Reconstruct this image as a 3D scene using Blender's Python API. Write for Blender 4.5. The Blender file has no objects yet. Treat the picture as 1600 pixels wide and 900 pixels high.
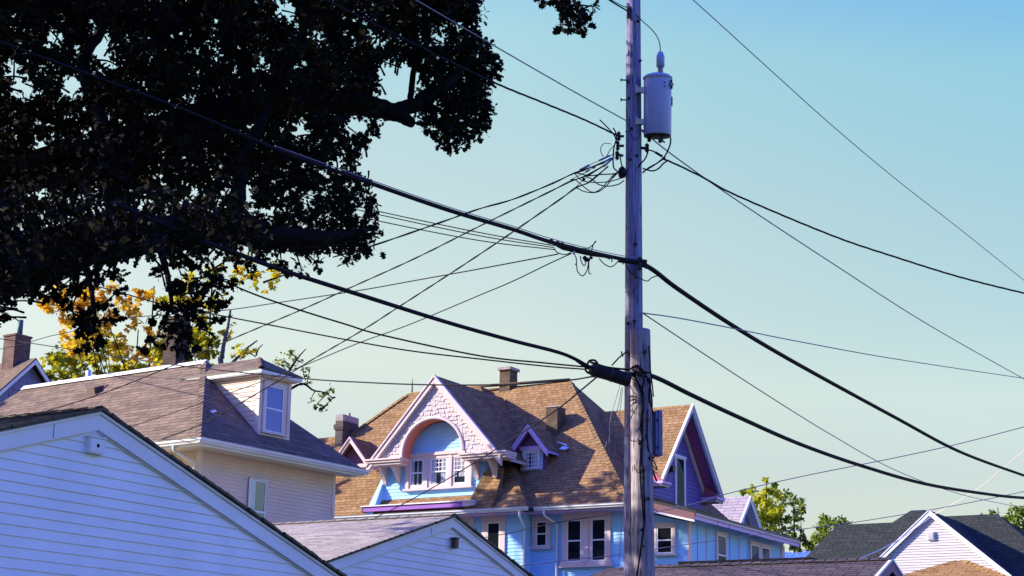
import bpy, bmesh, math, random
import numpy as np
from mathutils import Vector, Matrix
random.seed(7); rng = np.random.default_rng(11)
SC = bpy.context.scene
COL = SC.collection
R = math.radians

# ------------------------------------------------------------------ camera
FPX = 2680.0
PITCH = math.atan(680 / FPX)
ROLL = .016
R0 = Vector((1, 0, 0)); U0 = Vector((0, -math.sin(PITCH), math.cos(PITCH))); FW = Vector((0, math.cos(PITCH), math.sin(PITCH)))
CR = R0 * math.cos(ROLL) + U0 * math.sin(ROLL)
CU = -R0 * math.sin(ROLL) + U0 * math.cos(ROLL)
CP = Vector((0, 0, 1.6))
cam_d = bpy.data.cameras.new('camera'); cam = bpy.data.objects.new('camera', cam_d); COL.objects.link(cam)
cam_d.sensor_width = 36; cam_d.lens = FPX / 1600 * 36
cam_d.clip_start = .1; cam_d.clip_end = 6000
mw = Matrix.Identity(4)
for i in range(3):
    mw[i][0] = CR[i]; mw[i][1] = CU[i]; mw[i][2] = -FW[i]; mw[i][3] = CP[i]
cam.matrix_world = mw
SC.camera = cam

# ------------------------------------------------------------------ light
SUN_TO = Vector((-.905, .047, .4226)).normalized()       # towards the sun: low, on the left
SUN_EL = math.asin(SUN_TO.z)
sd = bpy.data.lights.new('sun', 'SUN'); sd.energy = 5.0; sd.angle = R(.5); sd.color = (1, .90, .74)
so = bpy.data.objects.new('sun', sd); COL.objects.link(so)
so.rotation_euler = (-SUN_TO).to_track_quat('-Z', 'Y').to_euler()
world = bpy.data.worlds.new('World'); SC.world = world; world.use_nodes = True
nt = world.node_tree; nt.nodes.clear()
sky = nt.nodes.new('ShaderNodeTexSky'); sky.sky_type = 'NISHITA'; sky.sun_disc = False
sky.sun_elevation = SUN_EL; sky.sun_rotation = math.atan2(SUN_TO.x, SUN_TO.y); sky.air_density = 1.0; sky.dust_density = .6; sky.ozone_density = 1.6
# the colour of the sky: pale green-cream low down, cyan above, then an unseen violet blue added to tint the shade
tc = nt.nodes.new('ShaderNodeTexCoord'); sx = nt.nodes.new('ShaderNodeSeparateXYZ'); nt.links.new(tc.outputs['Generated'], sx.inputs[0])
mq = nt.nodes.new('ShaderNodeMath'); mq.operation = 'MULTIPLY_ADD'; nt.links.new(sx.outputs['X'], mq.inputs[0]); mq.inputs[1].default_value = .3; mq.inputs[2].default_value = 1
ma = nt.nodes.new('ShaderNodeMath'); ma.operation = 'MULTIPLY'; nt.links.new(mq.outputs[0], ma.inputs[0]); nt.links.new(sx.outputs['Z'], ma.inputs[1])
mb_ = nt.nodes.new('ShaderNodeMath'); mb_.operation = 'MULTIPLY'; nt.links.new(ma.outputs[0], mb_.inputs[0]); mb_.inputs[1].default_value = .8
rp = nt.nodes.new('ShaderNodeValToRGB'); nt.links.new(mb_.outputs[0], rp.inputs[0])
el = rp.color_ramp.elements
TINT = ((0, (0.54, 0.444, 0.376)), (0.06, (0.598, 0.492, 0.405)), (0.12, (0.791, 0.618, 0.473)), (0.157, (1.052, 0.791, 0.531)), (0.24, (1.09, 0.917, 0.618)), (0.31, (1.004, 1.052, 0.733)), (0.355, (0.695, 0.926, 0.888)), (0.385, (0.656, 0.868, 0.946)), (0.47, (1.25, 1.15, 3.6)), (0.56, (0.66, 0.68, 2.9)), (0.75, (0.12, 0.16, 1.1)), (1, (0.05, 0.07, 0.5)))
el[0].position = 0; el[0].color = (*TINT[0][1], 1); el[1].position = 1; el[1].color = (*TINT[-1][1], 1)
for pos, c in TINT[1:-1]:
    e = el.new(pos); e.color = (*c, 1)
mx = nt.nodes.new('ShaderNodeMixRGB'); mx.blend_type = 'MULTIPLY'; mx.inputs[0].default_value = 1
# the sky behind the camera, unseen, is dimmed and blued to darken shaded walls
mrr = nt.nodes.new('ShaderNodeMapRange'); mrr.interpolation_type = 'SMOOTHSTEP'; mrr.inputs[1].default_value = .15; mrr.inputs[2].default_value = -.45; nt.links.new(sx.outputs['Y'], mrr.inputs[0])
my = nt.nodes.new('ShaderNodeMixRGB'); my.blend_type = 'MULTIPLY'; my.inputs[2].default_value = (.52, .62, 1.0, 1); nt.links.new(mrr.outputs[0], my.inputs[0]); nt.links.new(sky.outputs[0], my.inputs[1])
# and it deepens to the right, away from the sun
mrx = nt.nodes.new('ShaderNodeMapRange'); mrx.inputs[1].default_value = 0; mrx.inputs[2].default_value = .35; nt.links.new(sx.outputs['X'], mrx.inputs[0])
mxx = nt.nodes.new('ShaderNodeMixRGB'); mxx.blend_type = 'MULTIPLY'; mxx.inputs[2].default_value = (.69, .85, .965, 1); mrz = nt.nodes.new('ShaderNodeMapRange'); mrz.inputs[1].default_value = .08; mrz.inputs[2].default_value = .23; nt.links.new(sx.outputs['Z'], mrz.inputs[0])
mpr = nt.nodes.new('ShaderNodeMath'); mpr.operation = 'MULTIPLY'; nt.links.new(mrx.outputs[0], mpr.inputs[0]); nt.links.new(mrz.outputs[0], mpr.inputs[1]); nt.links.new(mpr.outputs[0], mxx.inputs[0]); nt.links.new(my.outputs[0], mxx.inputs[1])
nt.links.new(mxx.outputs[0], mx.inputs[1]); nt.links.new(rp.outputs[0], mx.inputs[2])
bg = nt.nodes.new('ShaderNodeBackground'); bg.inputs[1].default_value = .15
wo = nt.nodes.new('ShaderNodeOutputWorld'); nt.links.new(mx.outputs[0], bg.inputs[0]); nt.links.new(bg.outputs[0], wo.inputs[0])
SC.view_settings.view_transform = 'Standard'; SC.view_settings.look = 'None'
SC.view_settings.exposure = 1.08; SC.view_settings.gamma = 1; SC.view_settings.use_curve_mapping = False
SC.cycles.max_bounces = 6; SC.cycles.transparent_max_bounces = 12; SC.cycles.use_denoising = True

# ------------------------------------------------------------------ pixel rays -> points in the place
def ray(u, v): return FW + CR * ((u - 800) / FPX) + CU * ((450 - v) / FPX)
def at(u, v, Y):
    d = ray(u, v); return CP + d * (Y / d.y)

# ------------------------------------------------------------------ materials
M = {}
def nd(t, k, **kw):
    n = t.nodes.new(k)
    for a, b in kw.items(): setattr(n, a, b)
    return n
def new_mat(name, rough=.7, spec=.3):
    m = bpy.data.materials.new(name); m.use_nodes = True; t = m.node_tree
    b = t.nodes['Principled BSDF']; b.inputs['Roughness'].default_value = rough
    b.inputs['Specular IOR Level'].default_value = spec
    M[name] = m
    return m, t, b
def mixc(t, fac, a, b, mode='MIX'):
    n = nd(t, 'ShaderNodeMixRGB', blend_type=mode)
    for s, v in ((0, fac), (1, a), (2, b)):
        if hasattr(v, 'is_linked') or hasattr(v, 'links'): t.links.new(v, n.inputs[s])
        elif s == 0: n.inputs[0].default_value = v
        else: n.inputs[s].default_value = (*v[:3], 1)
    return n.outputs[0]
def noise(t, vec, scale, detail=4, rough=.6, ramp=None):
    n = nd(t, 'ShaderNodeTexNoise'); n.inputs['Scale'].default_value = scale; n.inputs['Detail'].default_value = detail; n.inputs['Roughness'].default_value = rough
    if vec is not None: t.links.new(vec, n.inputs['Vector'])
    o = n.outputs[0]
    if ramp:
        r = nd(t, 'ShaderNodeMapRange'); r.inputs[1].default_value = ramp[0]; r.inputs[2].default_value = ramp[1]
        t.links.new(o, r.inputs[0]); o = r.outputs[0]
    return o
def mapping(t, src, scale):
    c = nd(t, 'ShaderNodeTexCoord'); mp = nd(t, 'ShaderNodeMapping'); mp.inputs['Scale'].default_value = scale
    t.links.new(c.outputs[src], mp.inputs[0]); return mp.outputs[0]
def bump(t, b, h, strength, dist):
    n = nd(t, 'ShaderNodeBump'); n.inputs['Strength'].default_value = strength; n.inputs['Distance'].default_value = dist
    t.links.new(h, n.inputs['Height']); t.links.new(n.outputs[0], b.inputs['Normal'])

def paint(name, col, rough=.55, wear=.12, dirt=(.35, .30, .26), scale=1.3, spec=.3):
    """painted or vinyl surface: slight mottling, faint run-down streaks, few scuffs"""
    m, t, b = new_mat(name, rough, spec)
    v = mapping(t, 'Object', (1, 1, 1)); vs = mapping(t, 'Object', (7, 7, .5))
    n1 = noise(t, v, scale, 5, .6, (.35, .7)); n2 = noise(t, vs, 1.0, 4, .6, (.5, .8)); n3 = noise(t, v, 38, 3, .6, (.66, .8))
    c = mixc(t, n1, col, [x * (1 - .13) for x in col])
    f = nd(t, 'ShaderNodeMath', operation='MULTIPLY'); t.links.new(n2, f.inputs[0]); f.inputs[1].default_value = wear * 1.6
    c = mixc(t, f.outputs[0], c, [a * .55 + d * .3 for a, d in zip(col, dirt)])
    f = nd(t, 'ShaderNodeMath', operation='MULTIPLY'); t.links.new(n3, f.inputs[0]); f.inputs[1].default_value = wear
    c = mixc(t, f.outputs[0], c, dirt)
    t.links.new(c, b.inputs['Base Color'])
    bump(t, b, noise(t, v, 60, 3), .12, .004)
    return m
def shingle(name, c1, c2, moss=(.05, .05, .03), row=.14, w=.22, moss_amt=.35, gap=.45, pale=None):
    """asphalt shingles: staggered tabs with their own tones, thick butt edges, weather stains"""
    m, t, b = new_mat(name, .95, .04)
    uv = nd(t, 'ShaderNodeUVMap').outputs[0]
    br = nd(t, 'ShaderNodeTexBrick'); br.offset = .37; br.offset_frequency = 3; br.squash = 1.0
    nv = nd(t, 'ShaderNodeTexNoise'); nv.inputs['Scale'].default_value = 1.1; t.links.new(uv, nv.inputs['Vector'])
    sub = nd(t, 'ShaderNodeVectorMath', operation='MULTIPLY_ADD'); t.links.new(nv.outputs['Color'], sub.inputs[0]); sub.inputs[1].default_value = (.05, .035, 0); t.links.new(uv, sub.inputs[2])
    t.links.new(sub.outputs[0], br.inputs['Vector'])
    br.inputs['Scale'].default_value = 1; br.inputs['Brick Width'].default_value = w; br.inputs['Row Height'].default_value = row
    br.inputs['Mortar Size'].default_value = .009; br.inputs['Mortar Smooth'].default_value = .5; br.inputs['Bias'].default_value = 0
    br.inputs['Color1'].default_value = (*c1, 1); br.inputs['Color2'].default_value = (*c2, 1)
    br.inputs['Mortar'].default_value = (*[x * gap for x in c2], 1)
    c = br.outputs['Color']
    br2 = nd(t, 'ShaderNodeTexBrick'); br2.offset = .5; t.links.new(sub.outputs[0], br2.inputs['Vector'])
    br2.inputs['Scale'].default_value = 1; br2.inputs['Brick Width'].default_value = w * 2.1; br2.inputs['Row Height'].default_value = row
    br2.inputs['Mortar Size'].default_value = 0; br2.inputs['Color1'].default_value = (.62, .62, .64, 1); br2.inputs['Color2'].default_value = (1.2, 1.17, 1.12, 1)
    c = mixc(t, .5, c, br2.outputs['Color'], 'MULTIPLY')
    n1 = noise(t, uv, .55, 6, .65, (.45, .75)); f = nd(t, 'ShaderNodeMath', operation='MULTIPLY'); t.links.new(n1, f.inputs[0]); f.inputs[1].default_value = moss_amt
    c = mixc(t, f.outputs[0], c, moss)
    g = noise(t, uv, 90, 2, .5, (.3, .7)); c = mixc(t, .35, c, mixc(t, g, (.6, .6, .6), (1.3, 1.3, 1.3)), 'MULTIPLY')
    t.links.new(c, b.inputs['Base Color'])
    # thick lower edge of every course: a saw tooth up the slope
    sp = nd(t, 'ShaderNodeSeparateXYZ'); t.links.new(sub.outputs[0], sp.inputs[0])
    dv = nd(t, 'ShaderNodeMath', operation='DIVIDE'); t.links.new(sp.outputs[1], dv.inputs[0]); dv.inputs[1].default_value = row
    fr = nd(t, 'ShaderNodeMath', operation='FRACT'); t.links.new(dv.outputs[0], fr.inputs[0])
    iv = nd(t, 'ShaderNodeMath', operation='SUBTRACT'); iv.inputs[0].default_value = 1; t.links.new(fr.outputs[0], iv.inputs[1])
    ad = nd(t, 'ShaderNodeMath', operation='MULTIPLY_ADD'); t.links.new(br.outputs['Fac'], ad.inputs[0]); ad.inputs[1].default_value = -.6; t.links.new(iv.outputs[0], ad.inputs[2])
    bump(t, b, ad.outputs[0], .9, .02)
    return m
def brick(name, c1, c2, mortar, sc=1.0):
    m, t, b = new_mat(name, .9, .2)
    uv = nd(t, 'ShaderNodeUVMap').outputs[0]
    br = nd(t, 'ShaderNodeTexBrick'); t.links.new(uv, br.inputs['Vector']); br.inputs['Scale'].default_value = 1
    br.inputs['Brick Width'].default_value = .22 * sc; br.inputs['Row Height'].default_value = .075 * sc; br.inputs['Mortar Size'].default_value = .008 * sc
    br.inputs['Color1'].default_value = (*c1, 1); br.inputs['Color2'].default_value = (*c2, 1); br.inputs['Mortar'].default_value = (*mortar, 1)
    n1 = noise(t, uv, 2.4, 5, .7, (.4, .75))
    c = mixc(t, n1, br.outputs[0], [x * .45 for x in c1])
    t.links.new(c, b.inputs['Base Color'])
    h = nd(t, 'ShaderNodeMath', operation='SUBTRACT'); h.inputs[0].default_value = 1; t.links.new(br.outputs['Fac'], h.inputs[1])
    bump(t, b, h.outputs[0], .8, .012)
    return m
def plain(name, col, rough=.6, metal=0, spec=.4, var=.15, sc=6):
    m, t, b = new_mat(name, rough, spec); b.inputs['Metallic'].default_value = metal
    v = mapping(t, 'Object', (1, 1, 1))
    t.links.new(mixc(t, noise(t, v, sc, 4, .6, (.3, .7)), [x * (1 - var) for x in col], [x * (1 + var) for x in col]), b.inputs['Base Color'])
    return m
def wood(name, c_light, c_dark, stain):
    """weathered pole: long vertical grain, drying checks, paler worn streaks"""
    m, t, b = new_mat(name, .85, .2)
    v1 = mapping(t, 'Object', (26, 26, .9)); v2 = mapping(t, 'Object', (60, 60, 1.6)); v3 = mapping(t, 'Object', (5, 5, .8)); v4 = mapping(t, 'Object', (34, 34, 3.2))
    g1 = noise(t, v1, 1, 6, .65, (.32, .68)); g2 = noise(t, v2, 1, 3, .5, (.3, .7)); g3 = noise(t, v3, 1, 4, .6, (.35, .7))
    ck = noise(t, v4, 1, 2, .5, (.61, .68))
    c = mixc(t, g1, c_dark, c_light); c = mixc(t, .5, c, mixc(t, g2, (.55, .55, .55), (1.25, 1.25, 1.25)), 'MULTIPLY')
    f = nd(t, 'ShaderNodeMath', operation='MULTIPLY'); t.links.new(g3, f.inputs[0]); f.inputs[1].default_value = .55
    c = mixc(t, f.outputs[0], c, stain)
    c = mixc(t, ck, c, (.03, .025, .025))
    t.links.new(c, b.inputs['Base Color'])
    s = nd(t, 'ShaderNodeMath', operation='SUBTRACT'); t.links.new(g1, s.inputs[0]); t.links.new(ck, s.inputs[1])
    bump(t, b, s.outputs[0], .8, .012)
    return m
def leafmat(name, cols, rough=.55, trans=.3):
    """leaves: every leaf its own tone, some light let through"""
    m = bpy.data.materials.new(name); m.use_nodes = True; t = m.node_tree; M[name] = m
    b = t.nodes['Principled BSDF']; b.inputs['Roughness'].default_value = rough; b.inputs['Specular IOR Level'].default_value = .12
    at_ = nd(t, 'ShaderNodeAttribute'); at_.attribute_name = 'tone'
    r = nd(t, 'ShaderNodeValToRGB'); t.links.new(at_.outputs['Fac'], r.inputs[0])
    e = r.color_ramp.elements; e[0].position = 0; e[0].color = (*cols[0], 1); e[1].position = 1; e[1].color = (*cols[-1], 1)
    for i, c in enumerate(cols[1:-1]):
        x = e.new((i + 1) / (len(cols) - 1)); x.color = (*c, 1)
    t.links.new(r.outputs[0], b.inputs['Base Color'])
    tr = nd(t, 'ShaderNodeBsdfTranslucent')
    sc = mixc(t, 1, r.outputs[0], (1.3, 1.25, .55), 'MULTIPLY'); t.links.new(sc, tr.inputs['Color'])
    ms = nd(t, 'ShaderNodeMixShader'); ms.inputs[0].default_value = trans
    t.links.new(b.outputs[0], ms.inputs[1]); t.links.new(tr.outputs[0], ms.inputs[2])
    t.links.new(ms.outputs[0], t.nodes['Material Output'].inputs[0])
    return m
def glassmat(name, tint, refl):
    """window pane: mirrors the sky more at a slant, otherwise see through"""
    m = bpy.data.materials.new(name); m.use_nodes = True; t = m.node_tree; M[name] = m
    t.nodes.remove(t.nodes['Principled BSDF'])
    tp = nd(t, 'ShaderNodeBsdfTransparent'); tp.inputs[0].default_value = (.8, .82, .85, 1)
    gl = nd(t, 'ShaderNodeBsdfGlossy'); gl.inputs['Roughness'].default_value = .02; gl.inputs['Color'].default_value = (*tint, 1)
    lw = nd(t, 'ShaderNodeLayerWeight'); lw.inputs[0].default_value = .25
    mr = nd(t, 'ShaderNodeMapRange'); mr.inputs[3].default_value = refl[0]; mr.inputs[4].default_value = refl[1]; t.links.new(lw.outputs['Fresnel'], mr.inputs[0])
    nz = noise(t, mapping(t, 'Object', (1, 1, 1)), 1.6, 2); bp = nd(t, 'ShaderNodeBump'); bp.inputs['Strength'].default_value = .06; bp.inputs['Distance'].default_value = .05
    t.links.new(nz, bp.inputs['Height']); t.links.new(bp.outputs[0], gl.inputs['Normal'])
    ms = nd(t, 'ShaderNodeMixShader'); t.links.new(mr.outputs[0], ms.inputs[0]); t.links.new(tp.outputs[0], ms.inputs[1]); t.links.new(gl.outputs[0], ms.inputs[2])
    t.links.new(ms.outputs[0], t.nodes['Material Output'].inputs[0])
    return m

paint('garage_white', (.85, .86, .90), .5, .05)
paint('trim_white', (.80, .80, .86), .45, .06)
paint('gutter_white', (.74, .73, .76), .4, .08)
paint('beige_siding', (.72, .56, .46), .6, .08)
paint('beige_trim', (.74, .62, .53), .6, .08)
paint('blue_siding', (.31, .62, .97), .55, .07)
paint('blue_panel', (.25, .55, .86), .55, .07)
paint('pink_trim', (.68, .53, .53), .55, .1)
paint('pink_shingle', (.60, .51, .52), .7, .12)
paint('purple_trim', (.30, .11, .48), .5, .05)
paint('lilac_trim', (.62, .42, .78), .5, .06)
paint('purple_siding', (.15, .105, .36), .6, .08)
paint('violet_soffit', (.34, .10, .34), .6, .06)
paint('rose_paint', (.36, .10, .11), .6, .08)
paint('plum_trim', (.20, .09, .20), .6, .08)
paint('orange_paint', (.74, .24, .15), .55, .04)
paint('red_paint', (.19, .085, .10), .6, .08)
paint('slate_siding', (.20, .22, .40), .7, .1)
paint('white_siding', (.62, .57, .60), .55, .05)
paint('metal_cap', (.74, .73, .78), .35, .06, spec=.6)
paint('brown_paint', (.10, .055, .035), .6, .1)
paint('door_paint', (.30, .24, .22), .6, .1)
paint('tank_grey', (.34, .38, .60), .42, .05, spec=.5)
paint('box_grey', (.14, .165, .34), .45, .06, spec=.5)
shingle('orange_shingle', (0.353, 0.221, 0.113), (0.260, 0.152, 0.069), (.10, .055, .03), .13, .21, .30)
shingle('brown_shingle', (0.246, 0.184, 0.139), (0.173, 0.129, 0.096), (.06, .05, .045), .14, .34, .2)
shingle('black_shingle', (0.053, 0.048, 0.053), (0.026, 0.026, 0.031), (.02, .02, .02), .14, .34, .2)
shingle('pale_shingle', (0.594, 0.526, 0.504), (0.370, 0.319, 0.314), (.16, .13, .14), .075, .36, .25)
shingle('green_shingle', (0.050, 0.058, 0.054), (0.036, 0.043, 0.040), (.03, .03, .03), .13, .2, .25)
shingle('violet_shingle', (0.119, 0.097, 0.106), (0.075, 0.062, 0.075), (.06, .05, .05), .12, .24, .2, .3)
shingle('lilac_shingle', (0.440, 0.378, 0.422), (0.317, 0.273, 0.317), (.25, .22, .22), .16, .4, .2)
shingle('gold_shingle', (0.387, 0.232, 0.097), (0.262, 0.145, 0.058), (.15, .09, .04), .15, .34, .2)
brick('red_brick', (.17, .092, .08), (.115, .058, .05), (.22, .18, .16))
brick('brown_brick', (.17, .11, .07), (.10, .065, .04), (.14, .12, .10), 1.1)
brick('dark_brick', (.10, .06, .05), (.06, .04, .035), (.09, .08, .075))
brick('stone_block', (.16, .13, .13), (.09, .075, .07), (.10, .09, .085), 2.4)
plain('pale_stone', (.34, .29, .29), .9, 0, .2, .25)
plain('dark_iron', (.025, .023, .026), .5, .3, .4)
plain('grey_metal', (.36, .36, .42), .45, .7)
plain('cable_black', (.007, .006, .016), .75, 0, .12)
plain('cable_grey', (.20, .18, .24), .5, .2, .4)
plain('rubber', (.014, .012, .016), .7, 0, .3)
plain('red_tape', (.45, .09, .08), .6)
plain('porcelain', (.20, .22, .36), .3, 0, .5)
plain('green_pot', (.06, .12, .13), .7)
plain('dark_room', (.012, .012, .016), .9, 0, .1)
plain('curtain', (.60, .58, .62), .9, 0, .1, .2, 9)
plain('screen_grey', (.16, .16, .17), .8, 0, .2, .2, 12)
plain('tarp_blue', (.08, .16, .62), .45, 0, .4)
plain('asphalt', (.05, .05, .052), .9, 0, .2, .3, 3)
plain('turf', (.06, .09, .03), .95, 0, .1, .4, 1.5)
plain('bark', (.010, .009, .009), .95, 0, .1, .35, 9)
plain('bark_grey', (.12, .11, .115), .95, 0, .1, .3, 9)
wood('pole_wood', (.42, .40, .58), (.14, .13, .23), (.11, .10, .19))
wood('stub_wood', (.54, .47, .48), (.17, .145, .19), (.15, .125, .17))
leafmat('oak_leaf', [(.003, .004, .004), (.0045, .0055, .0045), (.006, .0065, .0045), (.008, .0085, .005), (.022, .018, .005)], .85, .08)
leafmat('maple_gold', [(.15, .19, .018), (.36, .36, .022), (.58, .48, .025), (.68, .46, .03)], .6, .42)
leafmat('maple_orange', [(.40, .26, .025), (.64, .34, .03), (.70, .44, .04), (.60, .48, .04)], .6, .42)
leafmat('leaf_green', [(.035, .065, .012), (.09, .15, .018), (.20, .26, .025), (.34, .34, .03)], .6, .35)
leafmat('leaf_yellow_green', [(.045, .075, .012), (.14, .20, .02), (.33, .38, .025), (.48, .45, .03)], .6, .4)
glassmat('pane_dark', (.6, .72, 1.0), (.03, .15))
glassmat('pane_mirror', (.6, .74, 1.0), (.13, .5))
glassmat('pane_violet', (.15, .19, .85), (.36, .9))

# ------------------------------------------------------------------ mesh builder
class MB:
    def __init__(s): s.v = []; s.f = []; s.m = []; s.uv = []; s.mats = []; s.sm = []
    def mi(s, mat):
        if mat not in s.mats: s.mats.append(mat)
        return s.mats.index(mat)
    def face(s, pts, mat, smooth=False):
        pts = [Vector(p) for p in pts]; i0 = len(s.v); s.v += pts; s.f.append(list(range(i0, i0 + len(pts)))); s.m.append(s.mi(mat)); s.sm.append(smooth)
        n = Vector((0, 0, 0))
        for i in range(len(pts)):
            a, b = pts[i], pts[(i + 1) % len(pts)]; n += a.cross(b)
        n = n.normalized() if n.length > 1e-12 else Vector((0, 0, 1))
        h = Vector((0, 0, 1)).cross(n)
        h = h.normalized() if h.length > 1e-3 else Vector((1, 0, 0))
        up = n.cross(h)
        s.uv += [(p.dot(h), p.dot(up)) for p in pts]
    def quads(s, rings, mat, closed=True, smooth=True, caps=True):
        """skin successive rings of points"""
        i0 = len(s.v); n = len(rings[0])
        for r in rings: s.v += [Vector(p) for p in r]
        k = s.mi(mat)
        for i in range(len(rings) - 1):
            for j in range(n if closed else n - 1):
                a = i0 + i * n + j; b = i0 + i * n + (j + 1) % n
                s.f.append([a, b, b + n, a + n]); s.m.append(k); s.sm.append(smooth)
                for q in (a, b, b + n, a + n): s.uv.append((((q - i0) % n) / n, (q - i0) // n * .1))
        if caps and closed:
            for off, rev in ((0, True), ((len(rings) - 1) * n, False)):
                idx = [i0 + off + j for j in range(n)]
                if rev: idx.reverse()
                s.f.append(idx); s.m.append(k); s.sm.append(False); s.uv += [(0, 0)] * n
    def box(s, lo, hi, mat):
        x0, y0, z0 = lo; x1, y1, z1 = hi
        s.hexa([(x0, y0, z0), (x1, y0, z0), (x1, y1, z0), (x0, y1, z0)], [(x0, y0, z1), (x1, y0, z1), (x1, y1, z1), (x0, y1, z1)], mat)
    def hexa(s, bot, top, mat, mtop=None, mbot=None):
        """loft between two polygons seen from above in the same turning sense"""
        n = len(bot); bot = [Vector(p) for p in bot]; top = [Vector(p) for p in top]
        s.face(top, mtop or mat); s.face(bot[::-1], mbot or mat)
        for i in range(n):
            j = (i + 1) % n; s.face([bot[i], bot[j], top[j], top[i]], mat)
    def slab(s, pts, th, mtop, mside, mbot=None):
        """roof plane with thickness; pts counter-clockwise from above"""
        pts = [Vector(p) for p in pts]
        n = Vector((0, 0, 0))
        for i in range(len(pts)): n += pts[i].cross(pts[(i + 1) % len(pts)])
        if n.z < 0: pts.reverse()
        lo = [p - Vector((0, 0, th)) for p in pts]
        s.face(pts, mtop); s.face(lo[::-1], mbot or mside)
        for i in range(len(pts)):
            j = (i + 1) % len(pts); s.face([lo[i], lo[j], pts[j], pts[i]], mside)
    def tube(s, path, rad, mat, n=8, caps=True):
        path = [Vector(p) for p in path]; k = len(path)
        rad = rad if hasattr(rad, '__len__') else [rad] * k
        rings = []; ref = None
        for i, p in enumerate(path):
            d = (path[min(i + 1, k - 1)] - path[max(i - 1, 0)]).normalized()
            if ref is None:
                ref = Vector((0, 0, 1)) if abs(d.z) < .9 else Vector((1, 0, 0))
            a = (ref - d * ref.dot(d)).normalized(); b = d.cross(a); ref = a
            rings.append([p + (a * math.cos(2 * math.pi * j / n) + b * math.sin(2 * math.pi * j / n)) * rad[i] for j in range(n)])
        s.quads(rings, mat, True, True, caps)
    def lathe(s, prof, c, mat, n=20):
        """prof: (radius, z) pairs around the vertical through c"""
        s.quads([[(c[0] + r * math.cos(2 * math.pi * j / n), c[1] + r * math.sin(2 * math.pi * j / n), c[2] + z) for j in range(n)] for r, z in prof], mat)
    def build(s, name, parent=None, loc=None):
        me = bpy.data.meshes.new(name)
        me.from_pydata([tuple(v) for v in s.v], [], s.f)
        for m in s.mats: me.materials.append(M[m])
        me.polygons.foreach_set('material_index', s.m); me.polygons.foreach_set('use_smooth', s.sm)
        ul = me.uv_layers.new(name='UVMap'); ul.data.foreach_set('uv', [c for p in s.uv for c in p])
        me.update()
        o = bpy.data.objects.new(name, me); COL.objects.link(o)
        if parent: o.parent = parent
        if loc: o.location = loc
        return o

    def split(s, name, parent=None):
        """one object for every piece that hangs together"""
        key = {}; par = []
        def find(i):
            while par[i] != i: par[i] = par[par[i]]; i = par[i]
            return i
        ids = []
        for v in s.v:
            k = (round(v.x, 4), round(v.y, 4), round(v.z, 4))
            if k not in key: key[k] = len(par); par.append(len(par))
            ids.append(key[k])
        for f in s.f:
            for i in f[1:]: par[find(ids[f[0]])] = find(ids[i])
        # pieces whose boxes touch belong together
        comp = {}
        for fi, f in enumerate(s.f): comp.setdefault(find(ids[f[0]]), []).append(fi)
        gs = list(comp.values()); bx = []
        for g in gs:
            P = [s.v[i] for fi in g for i in s.f[fi]]; bx.append(([min(p[k] for p in P) for k in range(3)], [max(p[k] for p in P) for k in range(3)]))
        own = list(range(len(gs)))
        def fo(i):
            while own[i] != i: own[i] = own[own[i]]; i = own[i]
            return i
        for i in range(len(gs)):
            for j in range(i):
                if all(bx[i][0][k] <= bx[j][1][k] + .004 and bx[j][0][k] <= bx[i][1][k] + .004 for k in range(3)): own[fo(i)] = fo(j)
        merged = {}
        for i, g in enumerate(gs): merged.setdefault(fo(i), []).extend(g)
        off = [0]
        for f in s.f: off.append(off[-1] + len(f))
        out = []
        for g in merged.values():
            n = MB()
            for fi in sorted(g):
                i0 = len(n.v); f = s.f[fi]; n.v += [s.v[i] for i in f]; n.f.append(list(range(i0, i0 + len(f)))); n.m.append(n.mi(s.mats[s.m[fi]])); n.sm.append(s.sm[fi]); n.uv += s.uv[off[fi]:off[fi + 1]]
            o = n.build(name, parent)
            bm = bmesh.new(); bm.from_mesh(o.data); bmesh.ops.remove_doubles(bm, verts=bm.verts, dist=.0002); bm.to_mesh(o.data); bm.free()
            out.append(o)
        return out

class Fr:
    """wall frame: O on the wall, S along it to the right as seen from outside, N outward"""
    def __init__(s, O, S, N): s.O = Vector(O); s.S = Vector(S); s.N = Vector(N)
    def p(s, a, z, n=0): return s.O + s.S * a + Vector((0, 0, z)) + s.N * n
    def box(s, mb, a0, a1, z0, z1, n0, n1, mat):
        mb.hexa([s.p(a0, z0, n1), s.p(a1, z0, n1), s.p(a1, z0, n0), s.p(a0, z0, n0)], [s.p(a0, z1, n1), s.p(a1, z1, n1), s.p(a1, z1, n0), s.p(a0, z1, n0)], mat)
    def plate(s, mb, poly, n0, n1, mat, mside=None):
        """flat board cut to a polygon, standing between n0 and n1 off the wall; poly counter-clockwise seen from outside"""
        f = [s.p(a, z, n1) for a, z in poly]; b = [s.p(a, z, n0) for a, z in poly]
        mb.face(f, mat); mb.face(b[::-1], mside or mat)
        for i in range(len(poly)):
            j = (i + 1) % len(poly); mb.face([f[i], b[i], b[j], f[j]], mside or mat)
def clip(poly, z, keep_above):
    out = []
    for i in range(len(poly)):
        a, b = poly[i], poly[(i + 1) % len(poly)]
        ia = (a[1] >= z) == keep_above or abs(a[1] - z) < 1e-9; ib = (b[1] >= z) == keep_above or abs(b[1] - z) < 1e-9
        if ia: out.append(a)
        if ia != ib:
            t = (z - a[1]) / (b[1] - a[1]); out.append((a[0] + (b[0] - a[0]) * t, z))
    return out
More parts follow.
